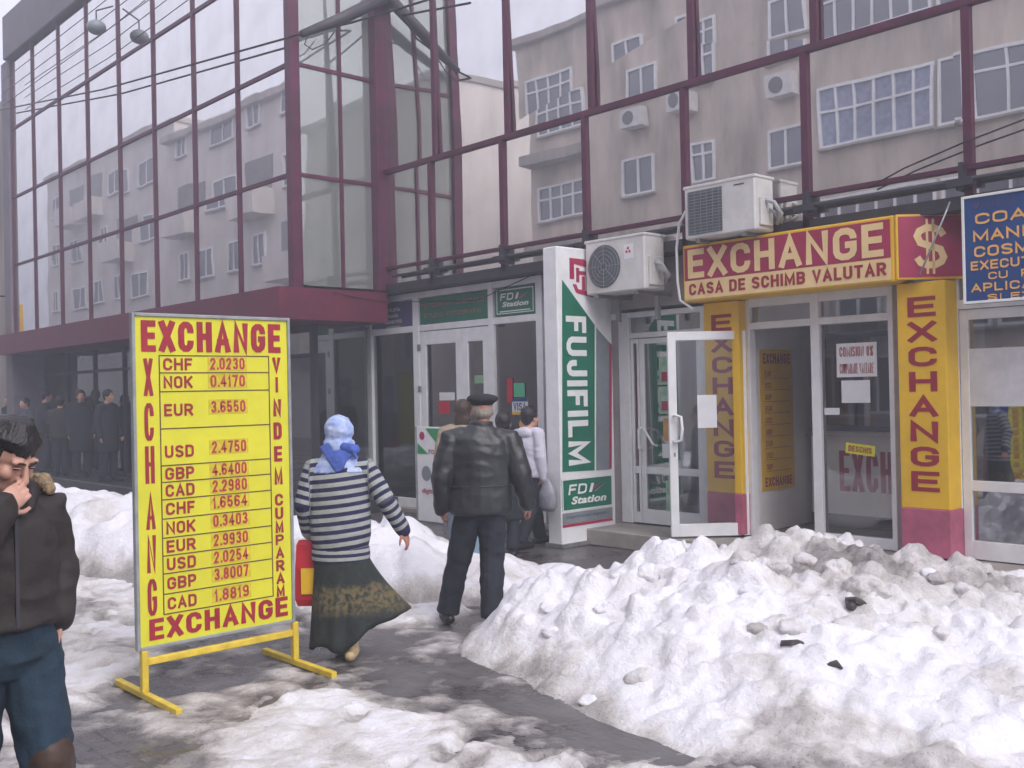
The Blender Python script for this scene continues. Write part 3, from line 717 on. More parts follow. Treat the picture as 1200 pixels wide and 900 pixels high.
# things on the lobby's walls
o = thing('rate_poster', on_x(905, 565, LX0), 'tall yellow rates poster on the wall just inside the open doorway', 'poster')
a = on_x(893, 566, LX0 + .003); b = on_x(917, 393, LX0 + .003)
Fl = FX(LX0)
MB().fbox(Fl, a.y, a.y + .62, .62, 2.13, .001, .012).build('poster_panel', YEL2, o)
ty = a.y
text('EXCHANGE', Fl, ty + .05, ty + .57, 1.98, 2.09, RED, o, .014, bold=.04)
text('EXCHANGE', Fl, ty + .05, ty + .57, .66, .76, RED, o, .014, bold=.04)
mb_ = MB()
for k in range(9):
    add_text(mb_, ('EUR', 'USD', 'GBP')[k % 3], Fl, ty + .08, ty + .2, 1.84 - k * .125, 1.90 - k * .125, .014, .02); mb_.fbox(Fl, ty + .06, ty + .56, 1.82 - k * .125, 1.825 - k * .125, .013, .014)
mb_.build('rate_rows', RED, o)
a = on_y(930, 444, LY1 - .002); b = on_y(952, 461, LY1 - .002)
FB = FY(LY1)
o = MB().fbox(FB, a.x, b.x + .1, b.z, a.z, .001, .006).build('notice', pmat('notice_redwhite', (.6, .3, .3), .7, .3, 20)); tag(o, 'small red printed notice on the rear wall of the doorway', 'notice')
text('NON STOP', FB, a.x + .02, b.x + .06, b.z + .02, a.z - .02, RED, o, .008, bold=.03)
o = thing('wall_heater', on_y(935, 606, LY1), 'small grey wall vent low on the rear wall of the doorway', 'vent')
a = on_y(926, 584, LY1); b = on_y(944, 607, LY1)
MB().fring(FB, a.x, b.x, b.z, a.z, .035, .001, .03).build('vent_frame', ACW, o, bevel=.003)
c_ = (a.x + b.x) / 2; cz = (a.z + b.z) / 2
MB().fbox(FB, a.x + .035, b.x - .035, b.z + .035, a.z - .035, .001, .012).build('vent_grille', ACG, o)
# notices on the pane
sticker('white notice reading COMISION 0% on the exchange office pane', 980, 403, 1028, 441, PAPER, 'notice', 8.985, 'notice', ('COMISION 0%', 'CUMPARARE VANZARE'), PINKR)
sticker('blank white sheet below the commission notice', 986, 446, 1020, 472, PAPER, 'notice', 8.985, 'notice')
sticker('tiny white sticker at the left edge of the exchange office pane', 966, 478, 984, 486, PAPER, 'sticker', 8.985)
o = thing('open_sign', on_y(1007, 532, 8.98), 'small tilted yellow DESCHIS sign on the exchange office pane', 'sign')
a = on_y(991, 522, 8.98); b = on_y(1024, 532, 8.98); ang = -.1
U_ = Vector((math.cos(ang), 0, math.sin(ang))); Fd = Frame((a.x, 8.985, a.z - .02), U_, (-U_.z, 0, U_.x), (0, -1, 0))
MB().fbox(Fd, 0, .3, -.05, .05, .001, .005).build('sign_panel', YEL, o); text('DESCHIS', Fd, .03, .27, -.028, .028, RED, o, .007, bold=.04)

# open door leaf
hg = Vector((-6.12, 8.93, 0)); tip = Vector((-6.66, 8.32, 0)); dv_ = (hg - tip); Lw = dv_.length; dv_.normalize()
dn = Vector((dv_.y, -dv_.x, 0))
FDo = Frame(tip, dv_, (0, 0, 1), dn)
od = leaf(ex, FDo, 0, Lw, .20, 2.32, .085, .09, .13, DOORG, -.03, .03)
zc = 1.32
def handle(u, n):
    s_ = 1 if n > 0 else -1
    MB().tube([FDo.p(u, zc - .13, n), FDo.p(u + .0, zc - .14, n + .05 * s_), FDo.p(u + .06, zc - .12, n + .075 * s_), FDo.p(u + .07, zc, n + .08 * s_), FDo.p(u + .06, zc + .12, n + .075 * s_), FDo.p(u, zc + .14, n + .05 * s_), FDo.p(u, zc + .13, n)], .016).build('handle', PVC, od, smooth=True)
handle(.05, .03); handle(.05, -.03)
MB().fbox(FDo, .04, .06, 1.03, 1.07, .03, .036).build('lock', STEEL, od)
a_ = .30
o = MB().fbox(FDo, a_, a_ + .2, 1.32, 1.66, .010, .013).build('notice', PAPER); tag(o, 'white paper sheet taped to the glass of the open door', 'notice')

# ---- advert pillars
def advert(x0, x1, yf, yb, zt, label):
    t = thing('advert_pillar', ((x0 + x1) / 2, yf, .18), label, 'advert pillar')
    F = FY(yf)
    MB().box(x0, x1, yf, yb, .63, zt).build('yellow_casing', YEL2, t, bevel=.006)
    MB().box(x0 - .004, x1 + .004, yf - .004, yb, .21, .63).build('pink_base', PINK, t, bevel=.006)
    MB().box(x0 + .02, x1 - .02, yf + .03, yb, .183, .21).build('plinth', BLACK, t)
    n_ = 8; top = zt - .13; st = (top - .74) / n_
    for k, ch in enumerate('EXCHANGE'):
        text(ch, F, x0 + .10, x1 - .085, top - st * k - st * .80, top - st * k, RED, t, .004, bold=.13)
    F2 = Frame((x1, 0, 0), (0, 1, 0), (0, 0, 1), (1, 0, 0)); F3 = Frame((x0, 0, 0), (0, -1, 0), (0, 0, 1), (-1, 0, 0))
    for k, ch in enumerate('EXCHANGE'):
        text(ch, F3, -yb + .06, -yf - .04, top - st * k - st * .80, top - st * k, LOGOR, t, .004, bold=.05)
    return t
advert(-4.36, -3.92, 8.72, 8.98, 2.63, 'yellow EXCHANGE pillar with a clean pink base, right of the exchange office door')
advert(-6.56, -6.12, 8.82, 8.98, 2.63, 'yellow EXCHANGE pillar seen through the glass of the open door')

# ---- right shop
rs = thing('corner_shop', (-3, 9, .18), 'dark glazed shop front with a white sheet in its window at the right edge', 'shop front')
xr = [fx(1113), fx(1128)]
m = MB()
m.fbox(Fs, xr[0] - .02, xr[1], FZ0, 2.66, -.05, .05).fbox(Fs, xr[1], -1.9, 2.38, 2.46, -.04, .045).fbox(Fs, xr[1], -1.9, 2.66, 2.75, -.05, .045)
m.fbox(Fs, -1.9, -1.8, FZ0, 2.75, -.05, .05)
m.build('frame', PVC, rs, bevel=.004)
MB().fbox(Fs, xr[1], -1.9, 2.46, 2.66, -.01, 0).build('transom_pane', DARKG, rs)
rz_ = fz(1160, 570)
m = MB().fring(Fs, xr[1] + .005, -1.92, FZ0, 2.375, .075, -.03, .03, .09, .16).fbox(Fs, xr[1] + .08, -1.995, rz_ - .045, rz_ + .045, -.03, .03)
dd = m.build('door', PVC, rs, bevel=.004)
MB().fbox(Fs, xr[1] + .08, -1.99, FZ0 + .16, 2.29, -.01, .0).build('pane', DARKG, dd)
sticker('big blank white sheet hung inside the dark right hand window', 1134, 409, 1216, 476, pmat('sheet_white', (.72, .72, .75), .8, .12, 4, .3, 6), 'window_sheet', 8.984, 'paper sheet')
MB().box(-3.9, -1.8, 10.6, 10.7, .19, 2.9).build('inner_wall', pmat('dim_shop', (1, 1, 1)), rs)
MB().box(-3.3, -2.9, 10.2, 10.5, .2, 1.6).box(-2.6, -2.2, 10.2, 10.5, .2, 1.1).build('shop_display', DARK, rs)

# ---- exchange sign box
sg = thing('exchange_sign', (-5.4, 8.55, 2.64), 'wide crimson and cream EXCHANGE sign box with dollar panel above the office', 'sign')
Fe = FY(8.55)
ux0, ux1, sz0, sz1 = -6.61, -4.29, 2.64, 3.225
MB().box(ux0, ux1, 8.552, 8.93, sz0, sz1).build('sign_box', YEL2, sg, bevel=.01)
def ez(px, py): return on_y(px, py, 8.55)
zs = ez(920, 318).z
zmid = (ez(805, 330).z + ez(1045, 301).z) / 2
MB().fbox(Fe, ux0 + .025, ux1 - .03, zmid, sz1 - .03, .0, .005).build('crimson_field', CRIM, sg)
MB().fbox(Fe, ux0 + .025, ux1 - .03, sz0 + .02, zmid - .002, .0, .004).build('cream_field', CREAM, sg)
text('EXCHANGE', Fe, ux0 + .07, ux1 - .09, zmid + .02, sz1 - .05, CREAM, sg, .009, bold=.06)
text('CASA DE SCHIMB VALUTAR', Fe, ux0 + .08, ux1 - .07, sz0 + .06, zmid - .035, RED, sg, .008, bold=.07)
A_ = Vector((-4.27, 8.535, 0)); B_ = Vector((-3.83, 9.0, 0)); U_ = (B_ - A_).normalized(); N_ = Vector((U_.y, -U_.x, 0)); Ld = (B_ - A_).length
Fdl = Frame(A_, U_, (0, 0, 1), N_)
MB().fbox(Fdl, .01, Ld, sz0 + .01, sz1 + .0, -.05, .0).build('side_box', YEL2, sg, bevel=.006)
MB().fbox(Fdl, .03, Ld - .02, sz0 + .03, sz1 - .02, .001, .006).build('crimson_field', CRIM, sg)
text('$', Fdl, .16, .45, sz0 + .10, sz1 - .09, CREAM, sg, .009, bold=.05)
# ---- blue sign
bs = thing('salon_sign', (-3.1, 8.5, 2.39), 'blue hair salon sign board with orange lettering at the right edge', 'sign')
Fb = FY(8.5)
MB().fbox(Fb, -3.665, -2.35, 2.385, 3.28, -.05, 0).build('sign_panel', BLUE, bs)
MB().fring(Fb, -3.665, -2.35, 2.385, 3.28, .022, .0005, .014).build('sign_frame', WHT, bs, bevel=.003)
rows = (('IRISHA', -3.50, -3.22, 3.17, 3.22, PURP), ('COAFOR', -3.555, -2.75, 3.035, 3.125, ORNG), ('MANICHIURA', -3.575, -2.52, 2.895, 2.985, ORNG), ('COSMETICA', -3.57, -2.66, 2.765, 2.855, ORNG),
        ('EXECUTĂM UNGHII', -3.60, -2.5, 2.66, 2.735, ORNG), ('CU  PARAFINĂ', -3.46, -2.6, 2.575, 2.635, ORNG), ('APLICĂM UNGHII', -3.60, -2.5, 2.48, 2.55, ORNG), ('SI EXTENSII', -3.47, -2.68, 2.405, 2.455, ORNG))
for t_, a, b, c, d_, m_ in rows: text(t_, Fb, a, b, c, d_, m_, bs, .004, bold=.045)
MB().tube([Fb.p(-3.545, 3.195, .001), Fb.p(-3.545, 3.195, .006)], .028, 16).build('emblem', PURP, bs)
for x in (-3.3, -2.7): MB().box(x, x + .04, 8.55, 8.75, 3.1, 3.14).build('bracket', DARKF, bs)

# ---- air conditioners
def ac(label, x0, x1, yf, yb, z0, z1, round_fan):
    t = thing('air_conditioner', ((x0 + x1) / 2, yf, z0), label, 'air conditioner', group='outdoor units above the shops')
    F = FY(yf); W_, H_ = x1 - x0, z1 - z0
    MB().box(x0, x1, yf, yb, z0, z1).build('casing', ACW, t, bevel=.015)
    MB().box(x0 - .008, x1 + .008, yf - .008, yb + .008, z1 - .02, z1 + .012).build('lid', ACW, t, bevel=.006)
    cx, cz = x0 + W_ * .33, z0 + H_ * .5
    if round_fan:
        MB().tube([F.p(cx, cz, .001), F.p(cx, cz, .006)], H_ * .40, 28).build('fan', ACG, t)
        g = MB()
        for k in range(1, 6):
            rr_ = H_ * .40 * k / 5.5
            g.tube([F.p(cx + rr_ * math.cos(a), cz + rr_ * math.sin(a), .012) for a in np.linspace(0, 2 * math.pi, 25)], .0035, 5)
        for k in range(8):
            a = k * math.pi / 4; g.tube([F.p(cx + .03 * math.cos(a), cz + .03 * math.sin(a), .014), F.p(cx + H_ * .4 * math.cos(a), cz + H_ * .4 * math.sin(a), .014)], .004, 5)
        g.build('grille', GREYSH, t)
    else:
        MB().fbox(F, x0 + .05, x0 + W_ * .55, z0 + .04, z1 - .05, .001, .005).build('fan', ACG, t)
        g = MB()
        for k in range(14):
            z = z0 + .05 + k * (H_ - .1) / 14; g.fbox(F, x0 + .05, x0 + W_ * .55, z, z + .008, .006, .014)
        for k in range(6):
            x = x0 + .06 + k * (W_ * .55 - .06) / 5.5; g.fbox(F, x, x + .006, z0 + .045, z1 - .05, .006, .012)
        g.build('grille', GREYSH, t)
    px_, pz_ = x0 + W_ * .74, z0 + H_ * .68
    if round_fan:
        MB().fbox(F, px_ - .06, px_ + .07, pz_ - .06, pz_ + .1, .001, .003).build('badge', PAPER, t)
        e = MB()
        for dx, dz in ((0, .055), (-.022, .018), (.022, .018)): e.fpoly(F, [(px_ + dx, pz_ + dz - .018), (px_ + dx + .018, pz_ + dz), (px_ + dx, pz_ + dz + .018), (px_ + dx - .018, pz_ + dz)], .003, .005)
        e.build('emblem', REDB, t)
    else:
        MB().fbox(F, px_ - .02, px_ + .1, pz_ + .1, pz_ + .112, .001, .003).build('badge', DARKF, t)
    MB().box(x1, x1 + .03, yf + .06, yb - .06, z0 + .05, z0 + H_ * .6).build('valve_cover', ACW, t, bevel=.006)
    MB().tube([(x1 + .02, yf + .14, z0 + .3), (x1 + .12, yf + .14, z0 + .26), (x1 + .16, yf + .2, z0 + .15), (x1 + .05, yf + .3, z0 + .08)], .022).tube([(x1 + .02, yf + .2, z0 + .22), (x1 + .1, yf + .2, z0 + .16), (x1 + .05, yf + .34, z0 + .1)], .018).build('hose', pmat('hose_grey', (.45, .45, .46), .6, .2, 9), t, smooth=True)
    for x in (x0 + .12, x1 - .17):
        MB().box(x, x + .05, yf + .02, 8.98, z0 - .04, z0 - .002).box(x, x + .05, 8.72, 8.76, z0 - .3, z0 - .0401).build('bracket', STEEL, t)
    return t
ac('air conditioner with a round fan grille, between pillar sign and exchange sign', -7.83, -6.97, 8.36, 8.7, 2.80, 3.395, True)
ac('air conditioner with a square grille, standing on the exchange sign', -6.43, -5.58, 8.36, 8.68, 3.25, 3.78, False)
thin('drain_hose', [on_y(806, 243, 8.45), on_y(796, 262, 8.5), on_y(793, 290, 8.5), on_y(794, 330, 8.5), on_y(797, 352, 8.55), on_y(812, 362, 8.6)], .014, PVC, 'thin white drain hose hanging left of the exchange sign', 'hose')
thin('cable', [on_y(1200, 140, 8.6), on_y(1127, 168, 8.62), on_y(1060, 197, 8.64), on_y(1018, 220, 8.66)], .008, BLACK, 'thin black cable across the right hand mirror panes', 'cable')
thin('sign_stay', [on_y(1113, 237, 8.5), on_y(1108, 250, 8.4), on_y(1078, 322, 8.3)], .008, STEEL, 'thin stay rod slanting down in front of the dollar panel', 'rod')
thin('cable', [on_x(390, 342, -12.14), on_x(420, 349, -12.14), on_x(455, 354, -12.14), on_y(560, 352, 8.9), on_y(635, 317, 8.9)], .006, BLACK, 'thin cable sagging across the maroon fascia end', 'cable')
# street cable and heavy cable at the block's corner
thin('cable', [on_y(-40, 137, 7.1), on_y(120, 105, 7.1), on_y(342, 43, 7.15), on_x(360, 38, -12.15), on_x(410, 27, -12.1), on_y(455, 14, 8.6), on_y(520, -6, 8.5)], .016, BLACK, 'long black cable slung across the glass block and into the corner', 'cable')
thin('cable_bundle', [on_x(353, 40, -12.1), on_x(400, 22, -12.05), on_x(452, -4, -12.0)], [.05, .085, .09], pmat('bundle_grey', (.06, .05, .06), .6, .25, 6, .3), 'thick dark cable bundle slanting up beside the glass corner', 'cable')
thin('cable', [on_x(361, 40, -12.08), on_x(357, 52, -12.05), on_x(366, 58, -12.0), on_x(382, 51, -12.0), on_x(392, 37, -12.02)], .009, BLACK, 'loose loop of cable hanging under the thick bundle', 'cable')
for k, z in enumerate((8.35, 8.62, 8.9)):
    thin('wire', [(-24.3, 7.05, z + .0), (-19.5, 7.0, z - .05), (-15, 7.05, z + .02)], .008, DARKF, 'thin wire strung along the top panes of the glass block', 'wire', 'wires along the top panes')
lm = thing('lamp', on_y(113, 32, 6.9), 'round grey lamp hung in front of the top left panes', 'lamp')
c_ = on_y(113, 32, 6.9)
MB().ell(c_, (.17, .17, .13)).build('lamp_shade', GREYSH, lm, smooth=True)
MB().tube([c_ + Vector((0, 0, .1)), c_ + Vector((0, 0, .3)), (c_.x, 7.2, c_.z + .45)], .015).build('bracket', DARKF, lm)

# ---- sandwich board beside the photo shop door
sb = thing('sandwich_board', on_z(505, 612, .0), 'white and green standing advert board half hidden by the man in black beret', 'advert board')
p0 = on_y(488, 500, 8.3); p1 = on_y(524, 610, 8.3)
Fq = FY(8.3); bx0, bx1 = p0.x, p0.x + .55; bz1 = on_y(488, 500, 8.3).z
MB().fbox(Fq, bx0, bx1, .03, bz1, -.03, 0).build('board', PVC, sb, bevel=.006)
MB().fpoly(Fq, [(bx0 + .2, bz1 - .02), (bx1 - .02, bz1 - .02), (bx1 - .02, bz1 - .3)], .001, .004).fpoly(Fq, [(bx0 + .02, bz1 - .22), (bx0 + .25, bz1 - .36), (bx0 + .02, bz1 - .36)], .001, .004).build('green_field', GREEN2, sb)
MB().tube([Fq.p(bx0 + .12, bz1 - .12, .001), Fq.p(bx0 + .12, bz1 - .12, .005)], .06, 6).build('emblem', LOGOR, sb)
text('FOTO', Fq, bx0 + .26, bx0 + .5, bz1 - .36, bz1 - .3, LOGOR, sb, .005, bold=.04)
MB().tube([Fq.p(bx0 + .2, bz1 - .62, .001), Fq.p(bx0 + .2, bz1 - .62, .005)], .1, 20).build('picture', GREYSH, sb)
text('digital', Fq, bx0 + .1, bx0 + .4, bz1 - .9, bz1 - .82, LOGOR, sb, .005, bold=.02)
MB().fbox(Fq, bx0 - .02, bx0, .0, bz1, -.04, .01).fbox(Fq, bx1, bx1 + .02, 0, bz1, -.04, .01).build('board_frame', ALU, sb)

# ================================================================ EXCHANGE RATE BOARD
BX = -5.8
rb = thing('rate_board', (BX, 2.88, 0), 'large yellow exchange rate board on a yellow steel stand on the pavement', 'rate board')
Fr_ = FX(BX)
def bu(px, py): q = on_x(px, py, BX); return q.y, q.z
yl, yr, zb, zt = 2.365, 3.375, .30, 2.235
MB().fbox(Fr_, yl, yr, zb, zt, -.02, .0).build('board_panel', YEL, rb)
MB().fring(Fr_, yl - .012, yr + .012, zb - .012, zt + .012, .02, -.028, .012).build('board_frame', ALU, rb, bevel=.003)
def btext(s, l, t, r, b, name='lettering', bold=.035, **kw):
    """px box: left-top and right-bottom corners as they sit in the photograph's plane of the board"""
    u0, v1 = bu(l, t); u1, v0 = bu(r, b)
    return (s, u0, u1, v0, v1)
def bt(s, u0, u1, v0, v1, bold): text(s, Fr_, u0, u1, v0, v1, RED, rb, .003, bold=bold)
zt1, zt0 = bu(165, 373)[1], bu(166, 412)[1]
bt('EXCHANGE', yl + .045, yr - .055, zt0, zt1 - .01, .09)
u0 = bu(175, 750)[0]; bt('EXCHANGE', u0, bu(337, 710)[0], bu(176, 751)[1], bu(176, 726)[1], .09)
colx = [bu(167, 440)[0], bu(179, 440)[0]]
for ch, (t_, b_) in zip('XCHANG', ((420, 464), (472, 517), (523, 567), (578, 621), (628, 672), (679, 723))):
    bt(ch, colx[0] + .005, colx[1], bu(172, b_)[1], bu(172, t_)[1], .08)
rx = bu(322, 520)
for ch, (t_, b_) in zip('VINDEMCUMPARAM', ((419, 437), (442, 460), (468, 488), (495, 515), (523, 541), (548, 568), (579, 593), (595, 609), (611, 625), (627, 639), (642, 655), (657, 670), (672, 685), (687, 700))):
    w_ = .018 if ch == 'I' else .058
    bt(ch, 3.288 - w_ / 2 , 3.288 + w_ / 2, bu(322, b_)[1], bu(322, t_)[1], .07)
ly = [416.7, 437, 459, 502.7, 546, 565.5, 586, 608.5, 631, 652, 673, 697, 720.5]
zl = [bu(190, y)[1] for y in ly]
tu0, tu1 = bu(188, 470)[0], bu(315, 470)[0]
ln = MB()
for z in zl: ln.fbox(Fr_, tu0, tu1, z - .0035, z + .0035, .001, .0025)
ln.fbox(Fr_, tu0 - .007, tu0, zl[-1] - .0035, zl[0] + .0035, .001, .0025); ln.fbox(Fr_, tu1, tu1 + .007, zl[-1] - .0035, zl[0] + .0035, .001, .0025)
ln.build('table_lines', pmat('dark_line', (.12, .06, .03), .5, .1, 9), rb)
vals = ('2.0230', '0.4170', '3.6550', '2.4750', '4.6400', '2.2980', '1.6564', '0.3403', '2.9930', '2.0254', '3.8007', '1.8819')
RED2 = pmat('value_red', (.42, .03, .04), .5, .15, 8)
for k, cur in enumerate(('CHF', 'NOK', 'EUR', 'USD', 'GBP', 'CAD', 'CHF', 'NOK', 'EUR', 'USD', 'GBP', 'CAD')):
    hgt = .073; zc_ = (zl[k] + zl[k + 1]) / 2 - (.028 if k == 3 else 0)
    bt(cur, tu0 + .02, tu0 + .20, zc_ - hgt / 2, zc_ + hgt / 2, .045)
    jz = .012 if k in (2, 3, 6, 7, 10) else .004
    MB().fbox(Fr_, tu0 + .30, tu0 + .56, zc_ - hgt / 2 + jz - .008, zc_ + hgt / 2 + jz + .008, .0005, .0022).build('value_strip', pmat('strip_yellow', (.62, .50, .02), .5, .2, 14), rb)
    text(vals[k], Fr_, tu0 + .315, tu0 + .545, zc_ - hgt / 2 + jz, zc_ + hgt / 2 + jz, RED2, rb, .003, bold=.035)
for y in (2.395, 3.385):
    MB().box(BX - .022, BX + .018, y - .02, y + .02, .05, zb - .013).build('post', YPAINT, rb, bevel=.004)
    MB().box(-6.2, -5.34, y - .02, y + .02, .012, .05).build('foot', YPAINT, rb, bevel=.004)
MB().box(BX - .02, BX + .016, 2.415, 3.365, .20, .24).build('crossbar', YPAINT, rb, bevel=.004)

# ================================================================ PEOPLE
def solid(mb, name, mat, parent, voxel=.008, smooth=4, wr=0., wscale=9., seed=0, world=False, stripe=None, **kw):
    """overlapping closed shapes grown together into one continuous skin"""
    me0 = mb.mesh('tmp'); o = bpy.data.objects.new('tmp', me0); COL.objects.link(o)
    r = o.modifiers.new('r', 'REMESH'); r.mode = 'VOXEL'; r.voxel_size = voxel; r.use_smooth_shade = True
    if smooth:
        s = o.modifiers.new('s', 'SMOOTH'); s.factor = .5; s.iterations = smooth
    dg = bpy.context.evaluated_depsgraph_get()
    me = bpy.data.meshes.new_from_object(o.evaluated_get(dg))
    bpy.data.objects.remove(o); bpy.data.meshes.remove(me0)
    me.name = name
    me.materials.clear()
    if wr:
        off = Vector((seed * 3.1, seed * 1.7, 0))
        nr = [v.normal.copy() for v in me.vertices]
        for v, nn in zip(me.vertices, nr):
            p = v.co * wscale + off
            a = noise.noise(Vector((p.x, p.y, p.z * .55))) + .5 * noise.noise(p * 2.3)
            rdg = 1 - abs(noise.noise(Vector((p.x * .8 + 9, p.y * .8, p.z * 1.6)))) * 2
            v.co += nn * wr * (a * .7 + rdg * .4)
    me.polygons.foreach_set('use_smooth', [True] * len(me.polygons))
    if stripe is not None:
        at = me.attributes.new('stripe', 'FLOAT', 'POINT')
        at.data.foreach_set('value', [stripe(v.co) for v in me.vertices])
    me.materials.append(mat)
    o = bpy.data.objects.new(name, me); COL.objects.link(o)
    if parent: o.parent = parent
    tag(o, **kw)
    return o

def hand(mb, w, d, n, side, curl=.5, s=1.0):
    """w wrist, d hand direction, n the way the palm faces, side +1/-1 picks the thumb's edge"""
    w = Vector(w); d = Vector(d).normalized(); n = Vector(n); n = (n - d * n.dot(d)).normalized(); a = d.cross(n) * side
    rings = []
    for t, hw, ht in ((-.02, .026, .022), (.0, .026, .019), (.03, .034, .017), (.065, .041, .016), (.088, .038, .013)):
        rings.append([w + d * t * s + a * hw * s * math.cos(k * math.pi / 6) + n * ht * s * math.sin(k * math.pi / 6) for k in range(12)])
    mb.loft(rings)
    for off, L, b in ((.030, .070, .080), (.011, .079, .084), (-.009, .073, .082), (-.027, .056, .076)):
        p = w + d * (b - .012) * s + a * off * s; pts, rad = [p], [.0088 * s]; ang = curl * .35; q = w + d * b * s + a * off * s
        pts.append(q); rad.append(.0088 * s)
        for f, r in ((.45, .0082), (.31, .0075), (.24, .0062)):
            q = q + (d * math.cos(ang) + n * math.sin(ang)) * L * f * s; pts.append(q); rad.append(r * s); ang += curl * .95
        mb.tube(pts, rad, 8, True)
    b0 = w + d * .018 * s + a * .022 * s
    d1 = (d * .72 + a * .62 + n * .35).normalized(); d2 = (d * .9 + a * .15 + n * .45).normalized()
    mb.tube([b0, b0 + d1 * .035 * s, b0 + d1 * .058 * s + d2 * .004, b0 + d1 * .058 * s + d2 * .03 * s], [.013 * s, .011 * s, .0095 * s, .0075 * s], 8, True)

def headR(yaw=0, pitch=0, roll=0):
    return Matrix.Rotation(yaw, 3, 'Z') @ Matrix.Rotation(pitch, 3, 'X') @ Matrix.Rotation(roll, 3, 'Y')

def head(mb, c, R, s=1.0):
    c = Vector(c); f = lambda x, y, z: c + R @ Vector((x, y, z)) * s
    e = lambda p, r: mb.ell(f(*p), [k * s for k in r], R)
    e((0, -.012, .034), (.076, .098, .086)); e((0, .022, -.03), (.060, .070, .082)); e((0, .060, -.094), (.030, .026, .021))
    e((0, .04, -.075), (.047, .045, .034))
    for q in (-1, 1):
        e((q * .040, .062, -.022), (.024, .024, .026)); e((q * .030, .081, .030), (.026, .014, .010))
        e((q * .076, -.006, -.008), (.009, .020, .031)); e((q * .081, -.014, -.002), (.006, .012, .024))
        e((q * .013, .104, -.034), (.010, .011, .008))
    mb.tube([f(0, .088, .022), f(0, .103, -.008), f(0, .115, -.030)], [.008 * s, .0105 * s, .0125 * s], 10, True)
    e((0, .094, -.064), (.022, .010, .0065)); e((0, .092, -.076), (.019, .010, .0075))

SKIN = pmat('skin', (.58, .32, .24), .55, .1, 14, .05, 120)
SKIN2 = pmat('skin_ruddy', (.45, .20, .14), .55, .12, 14, .05, 120)
HAIRD = pmat('hair_dark', (.012, .009, .009), .42, .3, 60, .5, 120, stretch=(1, 1, .35))
HAIRB = pmat('hair_brown', (.05, .026, .016), .5, .3, 40, .5, 160)
HAIRG = pmat('hair_grey', (.30, .26, .22), .6, .2, 40, .4, 160)
LEATHER = pmat('black_leather', (.022, .023, .026), .42, .3, 5, .35, 26)
WOOLB = pmat('dark_trousers', (.016, .019, .028), .85, .25, 7, .3, 60)
BROWNJ = pmat('brown_jacket', (.026, .019, .017), .75, .25, 6, .35, 40)
JEANS = pmat('blue_jeans', (.011, .032, .056), .85, .25, 7, .3, 90)
LJEANS = pmat('light_jeans', (.20, .28, .36), .85, .2, 7, .3, 90)
BOOT = pmat('brown_boot', (.05, .025, .015), .55, .25, 7, .2, 40)
SHOEB = pmat('black_shoe', (.012, .012, .013), .45, .25, 7, .1, 40)
SHOET = pmat('tan_shoe', (.48, .36, .20), .6, .2, 8, .1, 40)
WHITEJ = pmat('white_jacket', (.62, .60, .70), .75, .1, 6, .4, 24)
TANJ = pmat('tan_jacket', (.33, .26, .18), .8, .15, 6, .4, 24)
COATD = pmat('dark_coat', (.018, .022, .028), .85, .2, 6, .3, 40)
COATG = pmat('grey_coat', (.05, .05, .055), .85, .2, 6, .3, 40)
FUR = pmat('tan_fur', (.30, .21, .12), .9, .35, 60, .8, 120)

def sleeves(mb, J, r0, r1, r2, cut=1.0):
    for q in 'LR':
        sh, el, wr = Vector(J['sh' + q]), Vector(J['el' + q]), Vector(J['wr' + q])
        e = wr + (wr - el).normalized() * .01
        mb.tube([sh + Vector((-sh.x * .35, 0, .0)), sh, sh.lerp(el, .5), el, el.lerp(wr, .5), e], [r0 * .95, r0, r0 * .95, r1, (r1 + r2) / 2, r2], 14, True)
def legs(mb, J, r0, r1, r2, zmin=None):
    for q in 'LR':
        h, k, a = Vector(J['hip' + q]), Vector(J['kn' + q]), Vector(J['an' + q])
        mb.tube([h + Vector((0, 0, .05)), h.lerp(k, .3), h.lerp(k, .75), k, k.lerp(a, .35), k.lerp(a, .75), a + Vector((0, 0, -.01))], [r0, r0 * .97, (r0 + r1) / 2.05, r1, (r1 + r2) / 2, r2 * 1.02, r2 * 1.05], 14)
    hl, hr = Vector(J['hipL']), Vector(J['hipR']); m = (hl + hr) / 2
    mb.rings_z([(m.x, m.y, m.z - .06, .15, .10), (m.x, m.y, m.z, .185, .13), (m.x, m.y, m.z + .1, .18, .125), (m.x, m.y, m.z + .2, .165, .115)])
def shoes(J, mat, body, h=.11, up=.0):
    for q in 'LR':
        a = Vector(J['an' + q]); d = Vector(J.get('toe' + q, (0, 1, 0))).normalized()
        m = MB()
        b = Vector((a.x, a.y, a.z - .09))
        m.tube([b + Vector((0, 0, .10 + up)), b + Vector((0, 0, .05))], [.05, .05], 12, True)
        m.tube([b - d * .075 + Vector((0, 0, .042)), b + Vector((0, 0, .045)), b + d * .10 + Vector((0, 0, .04)), b + d * .175 + Vector((0, 0, .032))], [.038, .045, .046, .032], 12, True)
        z0 = b.z
        o = solid(m, 'shoe', mat, body, .008, 3)
        for v in o.data.vertices:
            v.co.z = max(v.co.z, z0 + .004)

